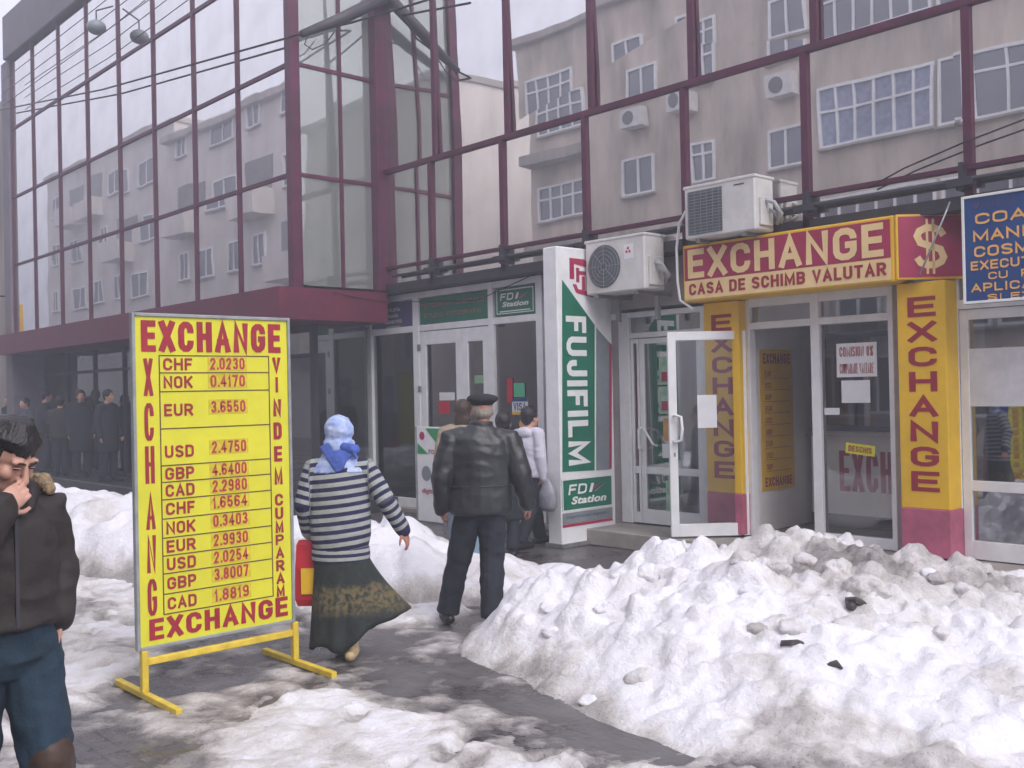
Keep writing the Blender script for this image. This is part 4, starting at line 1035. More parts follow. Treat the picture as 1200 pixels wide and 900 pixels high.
def base_body(J, s, label, loc, face, skin=SKIN, voxel=.007, curl=(.5, .5), pn=None, grip=None, group=None, hscale=1.0):
    """the figure's own continuous body, in its local frame: x right, y ahead, z up"""
    m = MB()
    hc, R = Vector(J['head']), headR(*J.get('face', (0, 0, 0)))
    head(m, hc, R, hscale)
    nk = Vector(J['neck'])
    m.tube([hc + R @ Vector((0, -.022, -.03)), hc + R @ Vector((0, -.025, -.10)), nk], [.052, .052, .062], 14, True)
    p = (Vector(J['hipL']) + Vector(J['hipR'])) / 2
    c = nk; sw = abs(J['shL'][0])
    lst = []
    for t, rx, ry in ((-.1, .10, .09), (0, .15, .10), (.2, .135, .095), (.5, .14, .10), (.75, .165 * sw / .19, .105), (.9, .15 * sw / .19, .085), (1.0, .06, .06)):
        q = p.lerp(c, t); lst.append((q.x, q.y, q.z, rx, ry))
    m.rings_z(lst)
    for k, q in enumerate('LR'):
        sh, el, wr = Vector(J['sh' + q]), Vector(J['el' + q]), Vector(J['wr' + q])
        m.tube([sh + Vector((-sh.x * .35, 0, 0)), sh, sh.lerp(el, .5), el, el.lerp(wr, .4), wr], [.05, .052, .045, .038, .036, .027], 12, True)
        d = Vector(J.get('hd' + q, (wr - el).normalized()))
        hand(m, wr, d, J.get('pn' + q, ((1 if q == 'L' else -1), .3, 0)), (1 if q == 'L' else -1) * J.get('th' + q, 1), curl[k])
        h, kn, a = Vector(J['hip' + q]), Vector(J['kn' + q]), Vector(J['an' + q])
        m.tube([h, h.lerp(kn, .4), kn, kn.lerp(a, .3), a], [.08, .075, .052, .054, .036], 12, True)
        td = Vector(J.get('toe' + q, (0, 1, 0))).normalized(); b = Vector((a.x, a.y, a.z - .05))
        m.tube([b - td * .05, b + td * .08, b + td * .15], [.03, .032, .02], 10, True)
    o = solid(m, 'person', skin, None, voxel, 3)
    fx_, fy_ = face
    o.location = loc; o.rotation_euler = (0, 0, math.atan2(-fx_, fy_))
    tag(o, label, 'person', group)
    return o

def STD(h=1.70, sw=.19, step=.16, lean=0., swing=.12):
    s = h / 1.70
    J = dict(head=(0, .04, 1.575), neck=(0, .0, 1.44), shL=(-sw, 0, 1.385), shR=(sw, 0, 1.385), elL=(-sw - .06, -.02, 1.11), elR=(sw + .06, -.03, 1.11), wrL=(-sw - .05, swing, .87), wrR=(sw + .05, -.03 + swing * .5, .86),
             hipL=(-.085, 0, .88), hipR=(.085, 0, .88), knL=(-.10, step * .75, .48), knR=(.095, -step * .2, .47), anL=(-.10, step, .10), anR=(.09, -step, .10))
    return {k: (tuple(c * s for c in v)) for k, v in J.items()}

def hair_cap(m, c, R, s=1.0, low=-.05, fr=.03, fat=.012):
    c = Vector(c); f = lambda x, y, z: c + R @ Vector((x, y, z)) * s
    m.ell(f(0, -.024, .045), ((.078 + fat) * s, (.092 + fat) * s, (.082 + fat) * s), R)
    m.ell(f(0, -.062, -.005), (.074 * s, .05 * s, .075 * s), R)
    for q in (-1, 1): m.ell(f(q * .068, -.012, .035), (.020 * s, .05 * s, .05 * s), R)

# ---- elderly man in leather jacket walking away
JM = dict(head=(.03, .05, 1.60), neck=(.01, .0, 1.46), face=(.05, -.06, 0), shL=(-.205, 0, 1.40), shR=(.215, 0, 1.39), elL=(-.285, -.05, 1.12), elR=(.30, -.06, 1.12), wrL=(-.285, .04, .895), wrR=(.355, .03, .91),
          hipL=(-.09, 0, .88), hipR=(.085, 0, .88), knL=(-.165, .10, .48), knR=(.075, -.02, .48), anL=(-.255, .15, .10), anR=(.06, -.12, .10), toeL=(-.2, 1, 0), toeR=(.1, 1, 0))
lm_ = on_z(566, 735, 0)
away = Vector((FW.x, FW.y)).normalized()
man = base_body(JM, 1, 'person in black leather jacket and black beret walking away down the pavement', (lm_.x, lm_.y, 0), (away.x * .98 - .16, away.y * .98 + .02), SKIN2, .007, (.75, .7))
m = MB().rings_z([(.0, 0, .845, .225, .165), (.0, 0, .86, .237, .172), (0, 0, 1.0, .236, .170), (0, 0, 1.08, .228, .165), (0, 0, 1.2, .238, .165), (0, 0, 1.32, .252, .160), (.005, 0, 1.40, .225, .140), (.01, 0, 1.455, .125, .10), (.012, 0, 1.50, .085, .085)])
sleeves(m, JM, .088, .072, .060)
solid(m, 'jacket', LEATHER, man, .009, 3, .016, 7, 1)
m = MB().rings_z([(.012, .0, 1.455, .105, .092), (.014, .0, 1.50, .092, .085), (.016, 0, 1.525, .086, .083)])
solid(m, 'collar', LEATHER, man, .009, 2)
m = MB()
m.tube([(-.225, -.085, 1.055), (-.15, -.143, 1.055), (0, -.170, 1.055), (.15, -.143, 1.055), (.225, -.085, 1.055)], .006, 8, True)
m.tube([(-.20, -.085, 1.30), (-.12, -.139, 1.275), (0, -.158, 1.265), (.12, -.139, 1.275), (.20, -.085, 1.30)], .004, 8, True)
solid(m, 'seam', LEATHER, man, .005, 1)
m = MB(); legs(m, JM, .105, .088, .082)
solid(m, 'trousers', WOOLB, man, .010, 2, .015, 8, 2)
shoes(JM, SHOEB, man)
hc = Vector(JM['head']); Rm = headR(.05, -.06)
m = MB(); m.ell(hc + Vector((0, -.04, .0)), (.082, .068, .070)); 
solid(m, 'hair', HAIRG, man, .007, 2, .004, 40, 3)
m = MB(); m.ell(hc + Vector((.004, -.008, .092)), (.122, .132, .036), headR(0, .10)); m.ell(hc + Vector((0, -.012, .062)), (.090, .110, .035)); m.ell(hc + Vector((0, .10, .066)), (.075, .05, .010), headR(0, -.25))
solid(m, 'beret', pmat('black_felt', (.010, .010, .012), .95, .3, 20, .3, 90), man, .008, 4, .004, 14, 4)

# ---- woman in striped sweater
JW = dict(head=(.0, .03, 1.47), neck=(.0, .0, 1.335), face=(0, -.1, 0), shL=(-.165, 0, 1.27), shR=(.175, 0, 1.26), elL=(-.235, -.03, 1.02), elR=(.305, -.03, 1.045), wrL=(-.215, .06, .84), wrR=(.405, .05, .84),
          hipL=(-.08, 0, .80), hipR=(.08, 0, .80), knL=(-.07, .12, .45), knR=(.08, .02, .44), anL=(-.04, .16, .10), anR=(.07, -.10, .105), hdR=(.35, .2, -.9))
lw = on_z(402, 771, 0)
wom = base_body(JW, 1, 'person in striped sweater, blue headscarf and long dark skirt beside the rate board', (lw.x, lw.y, 0), (away.x * 1.0 - .05, away.y), SKIN2, .007, (.9, .45))
def stripe_mat():
    mt = bpy.data.materials.new('striped_knit'); mt.use_nodes = True
    n, l = mt.node_tree.nodes, mt.node_tree.links; b = n['Principled BSDF']; b.inputs['Roughness'].default_value = .95
    at = n.new('ShaderNodeAttribute'); at.attribute_name = 'stripe'
    mu = n.new('ShaderNodeMath'); mu.operation = 'MULTIPLY'; mu.inputs[1].default_value = 2 * math.pi / .056
    si = n.new('ShaderNodeMath'); si.operation = 'SINE'
    rp = n.new('ShaderNodeValToRGB'); rp.color_ramp.elements[0].position = .42; rp.color_ramp.elements[1].position = .55
    rp.color_ramp.elements[0].color = (.020, .020, .065, 1); rp.color_ramp.elements[1].color = (.34, .36, .34, 1)
    ad = n.new('ShaderNodeMath'); ad.operation = 'MULTIPLY_ADD'; ad.inputs[1].default_value = .5; ad.inputs[2].default_value = .5
    l.new(at.outputs['Fac'], mu.inputs[0]); l.new(mu.outputs[0], si.inputs[0]); l.new(si.outputs[0], ad.inputs[0]); l.new(ad.outputs[0], rp.inputs['Fac']); l.new(rp.outputs['Color'], b.inputs['Base Color'])
    tc = n.new('ShaderNodeTexCoord'); nb = n.new('ShaderNodeTexNoise'); nb.inputs['Scale'].default_value = 90
    bp = n.new('ShaderNodeBump'); bp.inputs['Strength'].default_value = .5; bp.inputs['Distance'].default_value = .01
    l.new(tc.outputs['Object'], nb.inputs['Vector']); l.new(nb.outputs['Fac'], bp.inputs['Height']); l.new(bp.outputs['Normal'], b.inputs['Normal'])
    return mt
def seg_d(p, a, b):
    ab = b - a; t = max(0, min(1, (p - a).dot(ab) / ab.length_squared)); return (p - a - ab * t).length, t * ab.length
def stripe_w(p):
    for q in 'LR':
        sh, el, wr = Vector(JW['sh' + q]), Vector(JW['el' + q]), Vector(JW['wr' + q])
        d1, t1 = seg_d(p, sh, el); d2, t2 = seg_d(p, el, wr)
        out = (p.x < sh.x - .02) if q == 'L' else (p.x > sh.x + .02)
        if out and min(d1, d2) < .095: return t1 if d1 <= d2 else (el - sh).length + t2
    return -p.z + .1 * p.x
m = MB().rings_z([(0, 0, .72, .182, .145), (0, 0, .78, .192, .158), (0, 0, .9, .202, .160), (0, 0, 1.05, .198, .152), (0, 0, 1.18, .197, .142), (0, 0, 1.27, .175, .12), (0, 0, 1.33, .10, .09), (0, 0, 1.36, .075, .075)])
sleeves(m, JW, .072, .064, .052)
solid(m, 'sweater', stripe_mat(), wom, .009, 4, .009, 9, 5, stripe=stripe_w)
m = MB().rings_z([(0, 0, .645, .188, .146), (0, 0, .67, .193, .150), (0, 0, .73, .190, .148), (0, 0, .745, .182, .142)])
o = solid(m, 'waistband', stripe_mat(), wom, .009, 2, .004, 12, 6, stripe=lambda p: p.z * 1.25 + .012)
# wind-blown skirt: pleated rings whose hem swings out to the right
def skirt_mat():
    mt = pmat('dark_patterned_skirt', (.02, .026, .024), .9, .3, 9, .3, 60)
    n, l = mt.node_tree.nodes, mt.node_tree.links; b = n['Principled BSDF']
    tc = n.new('ShaderNodeTexCoord'); sp = n.new('ShaderNodeSeparateXYZ'); l.new(tc.outputs['Object'], sp.inputs[0])
    nz = n.new('ShaderNodeTexNoise'); nz.inputs['Scale'].default_value = 12
    l.new(tc.outputs['Object'], nz.inputs['Vector'])
    ad = n.new('ShaderNodeMath'); ad.operation = 'MULTIPLY_ADD'; ad.inputs[1].default_value = .10; l.new(nz.outputs['Fac'], ad.inputs[0]); l.new(sp.outputs['Z'], ad.inputs[2])
    rp = n.new('ShaderNodeValToRGB'); e = rp.color_ramp.elements
    e[0].position = .34; e[0].color = (0, 0, 0, 1); e[1].position = .42; e[1].color = (1, 1, 1, 1)
    x = e.new(.53); x.color = (1, 1, 1, 1); x = e.new(.57); x.color = (0, 0, 0, 1)
    l.new(ad.outputs[0], rp.inputs['Fac'])
    n2 = n.new('ShaderNodeTexNoise'); n2.inputs['Scale'].default_value = 34; r2 = n.new('ShaderNodeValToRGB'); r2.color_ramp.elements[0].position = .4; r2.color_ramp.elements[1].position = .6
    r2.color_ramp.elements[0].color = (.03, .035, .03, 1); r2.color_ramp.elements[1].color = (.13, .10, .045, 1)
    l.new(tc.outputs['Object'], n2.inputs['Vector']); l.new(n2.outputs['Fac'], r2.inputs['Fac'])
    mixn = n.new('ShaderNodeMix'); mixn.data_type = 'RGBA'
    src = b.inputs['Base Color'].links[0].from_socket
    l.new(rp.outputs['Color'], mixn.inputs[0]); l.new(src, mixn.inputs[6]); l.new(r2.outputs['Color'], mixn.inputs[7]); l.new(mixn.outputs[2], b.inputs['Base Color'])
    return mt
rings = []; K = 72; NR = 16
for i in range(NR + 1):
    t = i / NR; ring = []
    for j in range(K):
        a = 2 * math.pi * j / K; ca, sa = math.cos(a), math.sin(a)
        side = max(0, ca) ** 1.5 * (1 - .3 * max(0, sa))
        r = .172 + .06 * t + .19 * side * t ** 1.5; pl = 1 + (.05 + .02 * math.sin(3 * a)) * math.sin(11 * a + 2.2 * t) * t
        zh = .70 - t * (.60 - .23 * side - .02 * math.sin(5 * a))
        ring.append(Vector((ca * r * pl + .02 * t, sa * (.138 + .07 * t) * pl - .01 * t, zh)))
    rings.append(ring)
m = MB().loft(rings, cap=False)
inner = [[Vector((p.x * .965, p.y * .96, p.z)) for p in r] for r in rings[::-1]]
allr = rings + inner
m = MB().loft(allr + [allr[0]], cap=False)
me = m.mesh('skirt'); me.polygons.foreach_set('use_smooth', [True] * len(me.polygons)); me.materials.append(skirt_mat())
o = bpy.data.objects.new('skirt', me); COL.objects.link(o); o.parent = wom
shoes(JW, SHOET, wom)
hc = Vector(JW['head'])
SCARF = pmat('blue_scarf', (.17, .26, .58), .85, .3, 14, .2, 40, col2=(.55, .62, .80))
m = MB(); m.ell(hc + Vector((0, -.014, .036)), (.098, .120, .104), headR(0, -.1)); m.ell(hc + Vector((0, -.045, -.05)), (.092, .08, .09)); m.rings_z([(hc.x, hc.y - .045, hc.z - .235, .19, .115), (hc.x, hc.y - .04, hc.z - .18, .150, .112), (hc.x, hc.y - .035, hc.z - .11, .10, .095), (hc.x, hc.y - .03, hc.z - .03, .096, .10)])
m.tube([hc + Vector((-.07, .05, -.06)), hc + Vector((-.05, -.03, -.12)), hc + Vector((0.02, -.09, -.12))], [.03, .05, .04], 12, True)
m.tube([hc + Vector((.07, .05, -.06)), hc + Vector((.06, -.03, -.12)), hc + Vector((0.02, -.09, -.12))], [.03, .05, .04], 12, True)
solid(m, 'headscarf', SCARF, wom, .0075, 3, .011, 13, 7)
m = MB()
Fk = Frame(hc + Vector((0, -.118, -.12)), (1, 0, 0), (0, .30, .95), (0, -1, 0))       # folded triangle lying on the shoulders
m.fpoly(Fk, [(-.115, .055), (-.06, .085), (.05, .085), (.13, .06), (.145, .02), (.07, -.03), (.03, -.105), (.0, -.115), (-.05, -.05)], -.06, .022)
m.ell(hc + Vector((.06, -.125, -.062)), (.04, .022, .024)); m.tube([hc + Vector((.06, -.125, -.07)), hc + Vector((.11, -.13, -.10)), hc + Vector((.125, -.13, -.145))], [.018, .022, .008], 10, True)
solid(m, 'scarf_knot', pmat('deep_blue_scarf', (.06, .11, .42), .85, .25, 9, .2, 40), wom, .007, 3, .006, 20, 8)
# red shopping bag in the left hand
hw = wom.matrix_basis @ Vector((-.175, .06, .80))
bag = thing('shopping_bag', (hw.x, hw.y, hw.z - .46), 'red shopping bag with yellow print hanging from the hand of the person in stripes', 'bag', rz=wom.rotation_euler.z)
Bm = Matrix.Translation((hw.x, hw.y, hw.z)) @ Matrix.Rotation(wom.rotation_euler.z, 4, 'Z')
def local_build(m, Mx, *a, **k):
    m.v = [tuple(Mx @ Vector(v)) for v in m.v]; return m.build(*a, **k)
m = MB().loft([[Vector((sx * w_ / 2, sy * d_ / 2, z)) for sx, sy in ((-1, -1), (0, -1.25), (1, -1), (1, 1), (0, 1.25), (-1, 1))] for z, w_, d_ in ((-.455, .24, .07), (-.41, .27, .10), (-.2, .265, .09), (-.05, .25, .05), (-.02, .22, .03))])
local_build(m, Bm, 'bag_body', REDB, bag, smooth=False)
m = MB().box(-.09, .08, -.072, -.062, -.37, -.20)
local_build(m, Bm, 'print', YEL2, bag)
for sy in (-1, 1):
    m = MB().tube([(-.05, sy * .012, -.07), (-.02, sy * .01, .0), (.02, sy * .01, .0), (.05, sy * .012, -.07)], .005, 6)
    local_build(m, Bm, 'handle', REDB, bag)

# ---- foreground person at the left edge, hand at the mouth
JL = dict(head=(0, .07, 1.565), neck=(0, .0, 1.425), face=(.42, -.56, 0), shL=(-.155, 0, 1.365), shR=(.17, 0.02, 1.37), elL=(-.20, -.03, 1.17), elR=(.19, .17, 1.17), wrL=(-.165, .03, 1.01), wrR=(.065, .175, 1.392),
          hipL=(-.09, 0, .88), hipR=(.09, 0, .88), knL=(-.10, .12, .48), knR=(.10, -.03, .48), anL=(-.10, .10, .10), anR=(.10, -.2, .11), hdR=(-.70, -.05, .55), pnR=(-.2, -1, -.1), hdL=(.1, .1, -1))
pl = EYE + ray(0, 600) * 3.46
hd = Vector((RT.x, RT.y)) * .70 - Vector((FW.x, FW.y)) * .70
lefty = base_body(JL, 1, 'person in dark brown jacket and jeans at the left edge, hand to the mouth', (pl.x, pl.y, 0), (hd.x, hd.y), SKIN, .0048, (.4, 1.1))
m = MB().rings_z([(0, 0, .985, .180, .150), (0, 0, 1.0, .188, .158), (0, 0, 1.08, .18, .15), (0, 0, 1.22, .182, .146), (0, 0, 1.32, .178, .135), (0, 0, 1.39, .14, .105), (0, -.005, 1.425, .09, .085)])
sleeves(m, JL, .072, .072, .055)
solid(m, 'jacket', BROWNJ, lefty, .008, 3, .017, 8, 9)
m = MB(); 
for q in (-1, 1): m.tube([(q * .005, -.10, 1.45), (q * .075, -.06, 1.465), (q * .095, .02, 1.44), (q * .06, .10, 1.385)], [.035, .036, .032, .02], 10, True)
solid(m, 'collar', BROWNJ, lefty, .007, 3, .006, 12, 10)
m = MB().tube([(-.02, -.135, 1.42), (-.10, -.115, 1.45), (-.155, -.03, 1.46), (-.15, .03, 1.44)], [.028, .034, .034, .02], 10, True)
solid(m, 'fur_trim', FUR, lefty, .007, 1, .010, 40, 11)
m = MB()
for q in (-1, 1): m.box(q * .10 - .055, q * .10 + .055, .128, .150, 1.075, 1.10)
for q, nm in ((0, 'zip'),): MB().box(-.006, .006, .135, .156, 1.0, 1.36).build('zip', DARKF, None, loc=(0, 0, 1.0)).parent = lefty
m = MB(); legs(m, JL, .098, .082, .078)
solid(m, 'jeans', JEANS, lefty, .008, 2, .014, 9, 12)
m = MB()
for q in 'LR':
    k, a = Vector(JL['kn' + q]), Vector(JL['an' + q])
    m.tube([k.lerp(a, -.18), k.lerp(a, .2), k.lerp(a, .6), a], [.082, .084, .078, .066], 14, True)
solid(m, 'boots', BOOT, lefty, .010, 3, .008, 8, 13)
shoes(JL, BOOT, lefty)
hc = Vector(JL['head']); Rl = headR(*JL['face'])
m = MB(); hair_cap(m, hc, Rl, 1.0, fat=.006)
f = lambda x, y, z: hc + Rl @ Vector((x, y, z))
rh = random.Random(5)
for k in range(120):                                   # locks over crown, fringe and sides
    a = rh.uniform(-2.4, 2.4) if k > 26 else rh.uniform(-1.0, 1.0)
    el = rh.uniform(.5, 1.1)
    p0_ = f(.05 * math.sin(a) * rh.random(), .04 * math.cos(a) * rh.random() - .01, .132)
    p1_ = f(.080 * math.sin(a), .092 * math.cos(a) - .015, .085)
    low = (.060 + .02 * a) if abs(a) < 1.0 else (-.055 if abs(a) > 1.3 else .0)
    p2_ = f(.080 * math.sin(a + .12), .096 * math.cos(a + .12) - .014, low + rh.uniform(-.022, .022))
    m.tube([p0_, p1_, p2_], [.011, .011, .004], 8, True)
solid(m, 'hair', HAIRD, lefty, .0046, 2, .002, 30, 14)
for q in (-1, 1):
    m = MB(); m.ell(f(q * .031, .0865, .008), (.0135, .008, .0065), Rl); solid(m, 'eye', pmat('eye_dark', (.05, .03, .025), .25, .3, 50), lefty, .0022, 1)
    m = MB(); m.tube([f(q * .012, .098, .027), f(q * .030, .097, .033), f(q * .050, .082, .026)], [.004, .005, .003], 6, True); solid(m, 'eyebrow', HAIRD, lefty, .0025, 1)
    m = MB(); m.tube([f(q * .018, .0935, .0125), f(q * .031, .0965, .0145), f(q * .045, .086, .0105)], [.0022, .003, .002], 6, True); solid(m, 'eyelid', SKIN, lefty, .0022, 1)
m = MB(); m.ell(f(0, .100, -.064), (.020, .006, .005), Rl); m.ell(f(0, .098, -.075), (.018, .006, .0055), Rl)
solid(m, 'lips', pmat('lips', (.34, .13, .11), .5, .1, 20), lefty, .003, 1)

# ---- the others
def walker(label, px, py, h, head_dir, coat, hem, hairm, trous, shoe, group=None, hood=None, voxel=.012, step=.16, sw=.18, z=0, hairlong=False, fat=1.0, swing=.1, bare=False):
    J = STD(h, sw, step, swing=swing); s = h / 1.7
    g = on_z(px, py, z)
    b = base_body(J, 1, label, (g.x, g.y, z), head_dir, SKIN, voxel * .75, group=group)
    m = MB().rings_z([(0, 0, hem * s, .21 * fat * s, .16 * fat * s), (0, 0, (hem + .03) * s, .225 * fat * s, .17 * fat * s), (0, 0, 1.05 * s, .215 * fat * s, .16 * fat * s), (0, 0, 1.25 * s, .22 * fat * s, .15 * s), (0, 0, 1.37 * s, .18 * s, .12 * s), (0, 0, 1.45 * s, .08 * s, .08 * s)])
    sleeves(m, J, .08 * s, .07 * s, .056 * s)
    solid(m, 'coat' if hem < .75 else 'jacket', coat, b, voxel, 3, .010, 8, px % 17)
    m = MB(); legs(m, J, .10 * s, .08 * s, .075 * s); solid(m, 'trousers', trous, b, voxel, 3, .008, 8, px % 13)
    shoes(J, shoe, b)
    hc = Vector(J['head']); m = MB()
    if hood == 'up':
        m.ell(hc + Vector((0, -.02, .02)), (.105, .12, .125)); solid(m, 'hood', coat, b, voxel, 3, .006, 14, 3)
    else:
        hair_cap(m, hc, Matrix.Identity(3), 1.0)
        if hairlong: m.ell(hc + Vector((0, -.06, -.07)), (.085, .05, .11))
        solid(m, 'hair', hairm, b, voxel * .7, 2, .004, 40, px % 7)
        if hood == 'down':
            m = MB(); m.ell(hc + Vector((0, -.10, -.17)), (.13, .07, .075)); m.tube([hc + Vector((-.1, -.02, -.14)), hc + Vector((-.1, .05, -.15))], .045, 10, True); m.tube([hc + Vector((.1, -.02, -.14)), hc + Vector((.1, .05, -.15))], .045, 10, True)
            solid(m, 'hood', coat, b, voxel, 3, .006, 14, 2)
    return b
wj = walker('person in a short white hooded jacket and dark trousers passing the photo shop', 622, 641, 1.55, (away.x * .8 + .6, away.y * .8 + .3), WHITEJ, .86, HAIRD, WOOLB, SHOEB, hood='down', step=.25)
pb = wj.matrix_basis @ Vector((.27, .02, .42))
pbag = thing('plastic_bag', pb, 'grey plastic bag carried by the person in the white jacket', 'bag')
m = MB().loft([[pb + Vector((math.cos(a) * rx_, math.sin(a) * rx_ * .6, z)) for a in np.linspace(0, 2 * math.pi, 12, endpoint=False)] for z, rx_ in ((0, .08), (.05, .13), (.2, .12), (.3, .06), (.36, .02))])
m.build('bag_body', pmat('plastic_grey', (.30, .30, .34), .4, .2, 9, .3), pbag, smooth=True)
MB().tube([pb + Vector((-.02, 0, .34)), pb + Vector((0, 0, .42)), pb + Vector((.02, 0, .34))], .006).build('handle', pmat('plastic_grey', (1, 1, 1)), pbag)
walker('person in a long dark coat half hidden behind the one in the beret', 593, 650, 1.50, (away.x, away.y), COATD, .42, HAIRD, WOOLB, SHOEB, sw=.15)
walker('brown haired person in tan jacket, mostly hidden behind the one in the beret', 546, 664, 1.66, (away.x, away.y), TANJ, .85, HAIRB, LJEANS, SHOEB, hairlong=True)
far = 'figures standing in for people mirrored in the far shop windows'  # solid figures added in place of reflections in the shop glass
for k, (px, h, coat, hem, lb, hd_) in enumerate(((126, 1.72, COATD, .55, 'lone dark clad person standing apart from the far reflection stand-ins, nearest the rate board', (.9, .5)), (88, 1.74, COATD, .5, 'person in the longest dark coat, right end of the far reflection stand-ins', (.9, -.3)), (71, 1.62, BROWNJ, .8, 'short person in dark brown, second from the right in the far reflection stand-ins', (-.8, .4)),
        (46, 1.76, COATD, .8, 'bare headed person in the middle of the far reflection stand-ins', (.2, 1)), (31, 1.60, pmat('blue_grey_coat', (.07, .08, .11), .85, .2, 6, .3, 40), .55, 'person in a long blue grey coat, second from the left in the far reflection stand-ins', (.3, -1)), (6, 1.68, COATD, .8, 'leftmost person of the far reflection stand-ins', (.4, -1)))):
    g = on_y(px, 500, 7.25 - .0); b_ = walker(lb, px, 560, h, hd_, coat, hem, HAIRD, WOOLB, SHOEB, far, voxel=.018, step=.04, z=.2)
    b_.location = (g.x, g.y + (k % 2) * .12, .2)

# ================================================================ SNOW
def hash2(ix, iy, seed):
    n = (ix.astype(np.int64) * 374761393 + iy.astype(np.int64) * 668265263 + seed * 1442695041) & 0x7fffffff
    n = ((n ^ (n >> 13)) * 1274126177) & 0x7fffffff
    return ((n ^ (n >> 16)) & 0xffff) / 65535.0
def vnoise(x, y, seed=0):
    ix, iy = np.floor(x), np.floor(y); fx_, fy_ = x - ix, y - iy
    fx_ = fx_ * fx_ * (3 - 2 * fx_); fy_ = fy_ * fy_ * (3 - 2 * fy_)
    a, b = hash2(ix, iy, seed), hash2(ix + 1, iy, seed); c, d = hash2(ix, iy + 1, seed), hash2(ix + 1, iy + 1, seed)
    return (a * (1 - fx_) + b * fx_) * (1 - fy_) + (c * (1 - fx_) + d * fx_) * fy_
def fbm(x, y, seed=0, o=5, g=.5):
    s, a, t = 0, 1., 0
    for k in range(o): s = s + a * vnoise(x * 2 ** k + k * 17.3, y * 2 ** k - k * 9.1, seed + k); t += a; a *= g
    return s / t
def cells(x, y, seed=0):
    """distance to the nearest scattered point, and that point's own random value"""
    ix, iy = np.floor(x), np.floor(y); best = np.full(x.shape, 9.); val = np.zeros(x.shape)
    for dx in (-1, 0, 1):
        for dy in (-1, 0, 1):
            cx, cy = ix + dx, iy + dy
            px, py = cx + hash2(cx, cy, seed), cy + hash2(cx, cy, seed + 7)
            d = np.hypot(x - px, y - py); m = d < best
            best = np.where(m, d, best); val = np.where(m, hash2(cx, cy, seed + 13), val)
    return best, val
def poly_dist(x, y, P):
    """signed distance, positive inside"""
    d = np.full(x.shape, 1e9); ins = np.zeros(x.shape, bool); n = len(P)
    for i in range(n):
        (x0, y0), (x1, y1) = P[i], P[(i + 1) % n]
        ex, ey = x1 - x0, y1 - y0; t = np.clip(((x - x0) * ex + (y - y0) * ey) / (ex * ex + ey * ey), 0, 1)
        d = np.minimum(d, np.hypot(x - x0 - t * ex, y - y0 - t * ey))
        c = ((y0 > y) != (y1 > y)) & (x < (x1 - x0) * (y - y0) / (y1 - y0 + 1e-12) + x0); ins ^= c
    return np.where(ins, d, -d)
def sstep(a, b, x): t = np.clip((x - a) / (b - a), 0, 1); return t * t * (3 - 2 * t)

def snow_mat():
    m = bpy.data.materials.new('snow'); m.use_nodes = True
    n, l = m.node_tree.nodes, m.node_tree.links; b = n['Principled BSDF']
    at = n.new('ShaderNodeAttribute'); at.attribute_name = 'dirt'
    tc = n.new('ShaderNodeTexCoord'); nz = n.new('ShaderNodeTexNoise'); nz.inputs['Scale'].default_value = 7; nz.inputs['Detail'].default_value = 8; nz.inputs['Roughness'].default_value = .7
    l.new(tc.outputs['Object'], nz.inputs['Vector'])
    mu = n.new('ShaderNodeMath'); mu.operation = 'MULTIPLY_ADD'; mu.inputs[1].default_value = .9; mu.inputs[2].default_value = -.45; l.new(nz.outputs['Fac'], mu.inputs[0])
    ad = n.new('ShaderNodeMath'); ad.operation = 'ADD'; ad.use_clamp = True; l.new(mu.outputs[0], ad.inputs[0]); l.new(at.outputs['Fac'], ad.inputs[1])
    gz = n.new('ShaderNodeTexNoise'); gz.inputs['Scale'].default_value = 75; gz.inputs['Detail'].default_value = 3; l.new(tc.outputs['Object'], gz.inputs['Vector'])
    gs = n.new('ShaderNodeMapRange'); gs.inputs['From Min'].default_value = .60; gs.inputs['From Max'].default_value = .70; l.new(gz.outputs['Fac'], gs.inputs['Value'])
    gm = n.new('ShaderNodeMath'); gm.operation = 'MULTIPLY'; l.new(gs.outputs['Result'], gm.inputs[0]); l.new(at.outputs['Fac'], gm.inputs[1])
    g2 = n.new('ShaderNodeMath'); g2.operation = 'MULTIPLY_ADD'; g2.inputs[1].default_value = .4; l.new(gm.outputs[0], g2.inputs[0]); l.new(ad.outputs[0], g2.inputs[2]); g2.use_clamp = True
    rp = n.new('ShaderNodeValToRGB'); e = rp.color_ramp.elements
    e[0].position = .12; e[0].color = (.79, .775, .82, 1); e[1].position = .95; e[1].color = (.10, .092, .095, 1)
    x = e.new(.38); x.color = (.62, .585, .575, 1); x = e.new(.66); x.color = (.34, .31, .30, 1)
    l.new(g2.outputs[0], rp.inputs['Fac']); l.new(rp.outputs['Color'], b.inputs['Base Color'])
    mr = n.new('ShaderNodeMapRange'); mr.inputs['To Min'].default_value = .75; mr.inputs['To Max'].default_value = .28; l.new(ad.outputs[0], mr.inputs['Value']); l.new(mr.outputs['Result'], b.inputs['Roughness'])
    n2 = n.new('ShaderNodeTexNoise'); n2.inputs['Scale'].default_value = 28; n2.inputs['Detail'].default_value = 7; n2.inputs['Roughness'].default_value = .65; l.new(tc.outputs['Object'], n2.inputs['Vector'])
    bp = n.new('ShaderNodeBump'); bp.inputs['Strength'].default_value = .8; bp.inputs['Distance'].default_value = .025; l.new(n2.outputs['Fac'], bp.inputs['Height']); l.new(bp.outputs['Normal'], b.inputs['Normal'])
    b.inputs['Specular IOR Level'].default_value = .35
    return m
SNOW = snow_mat()
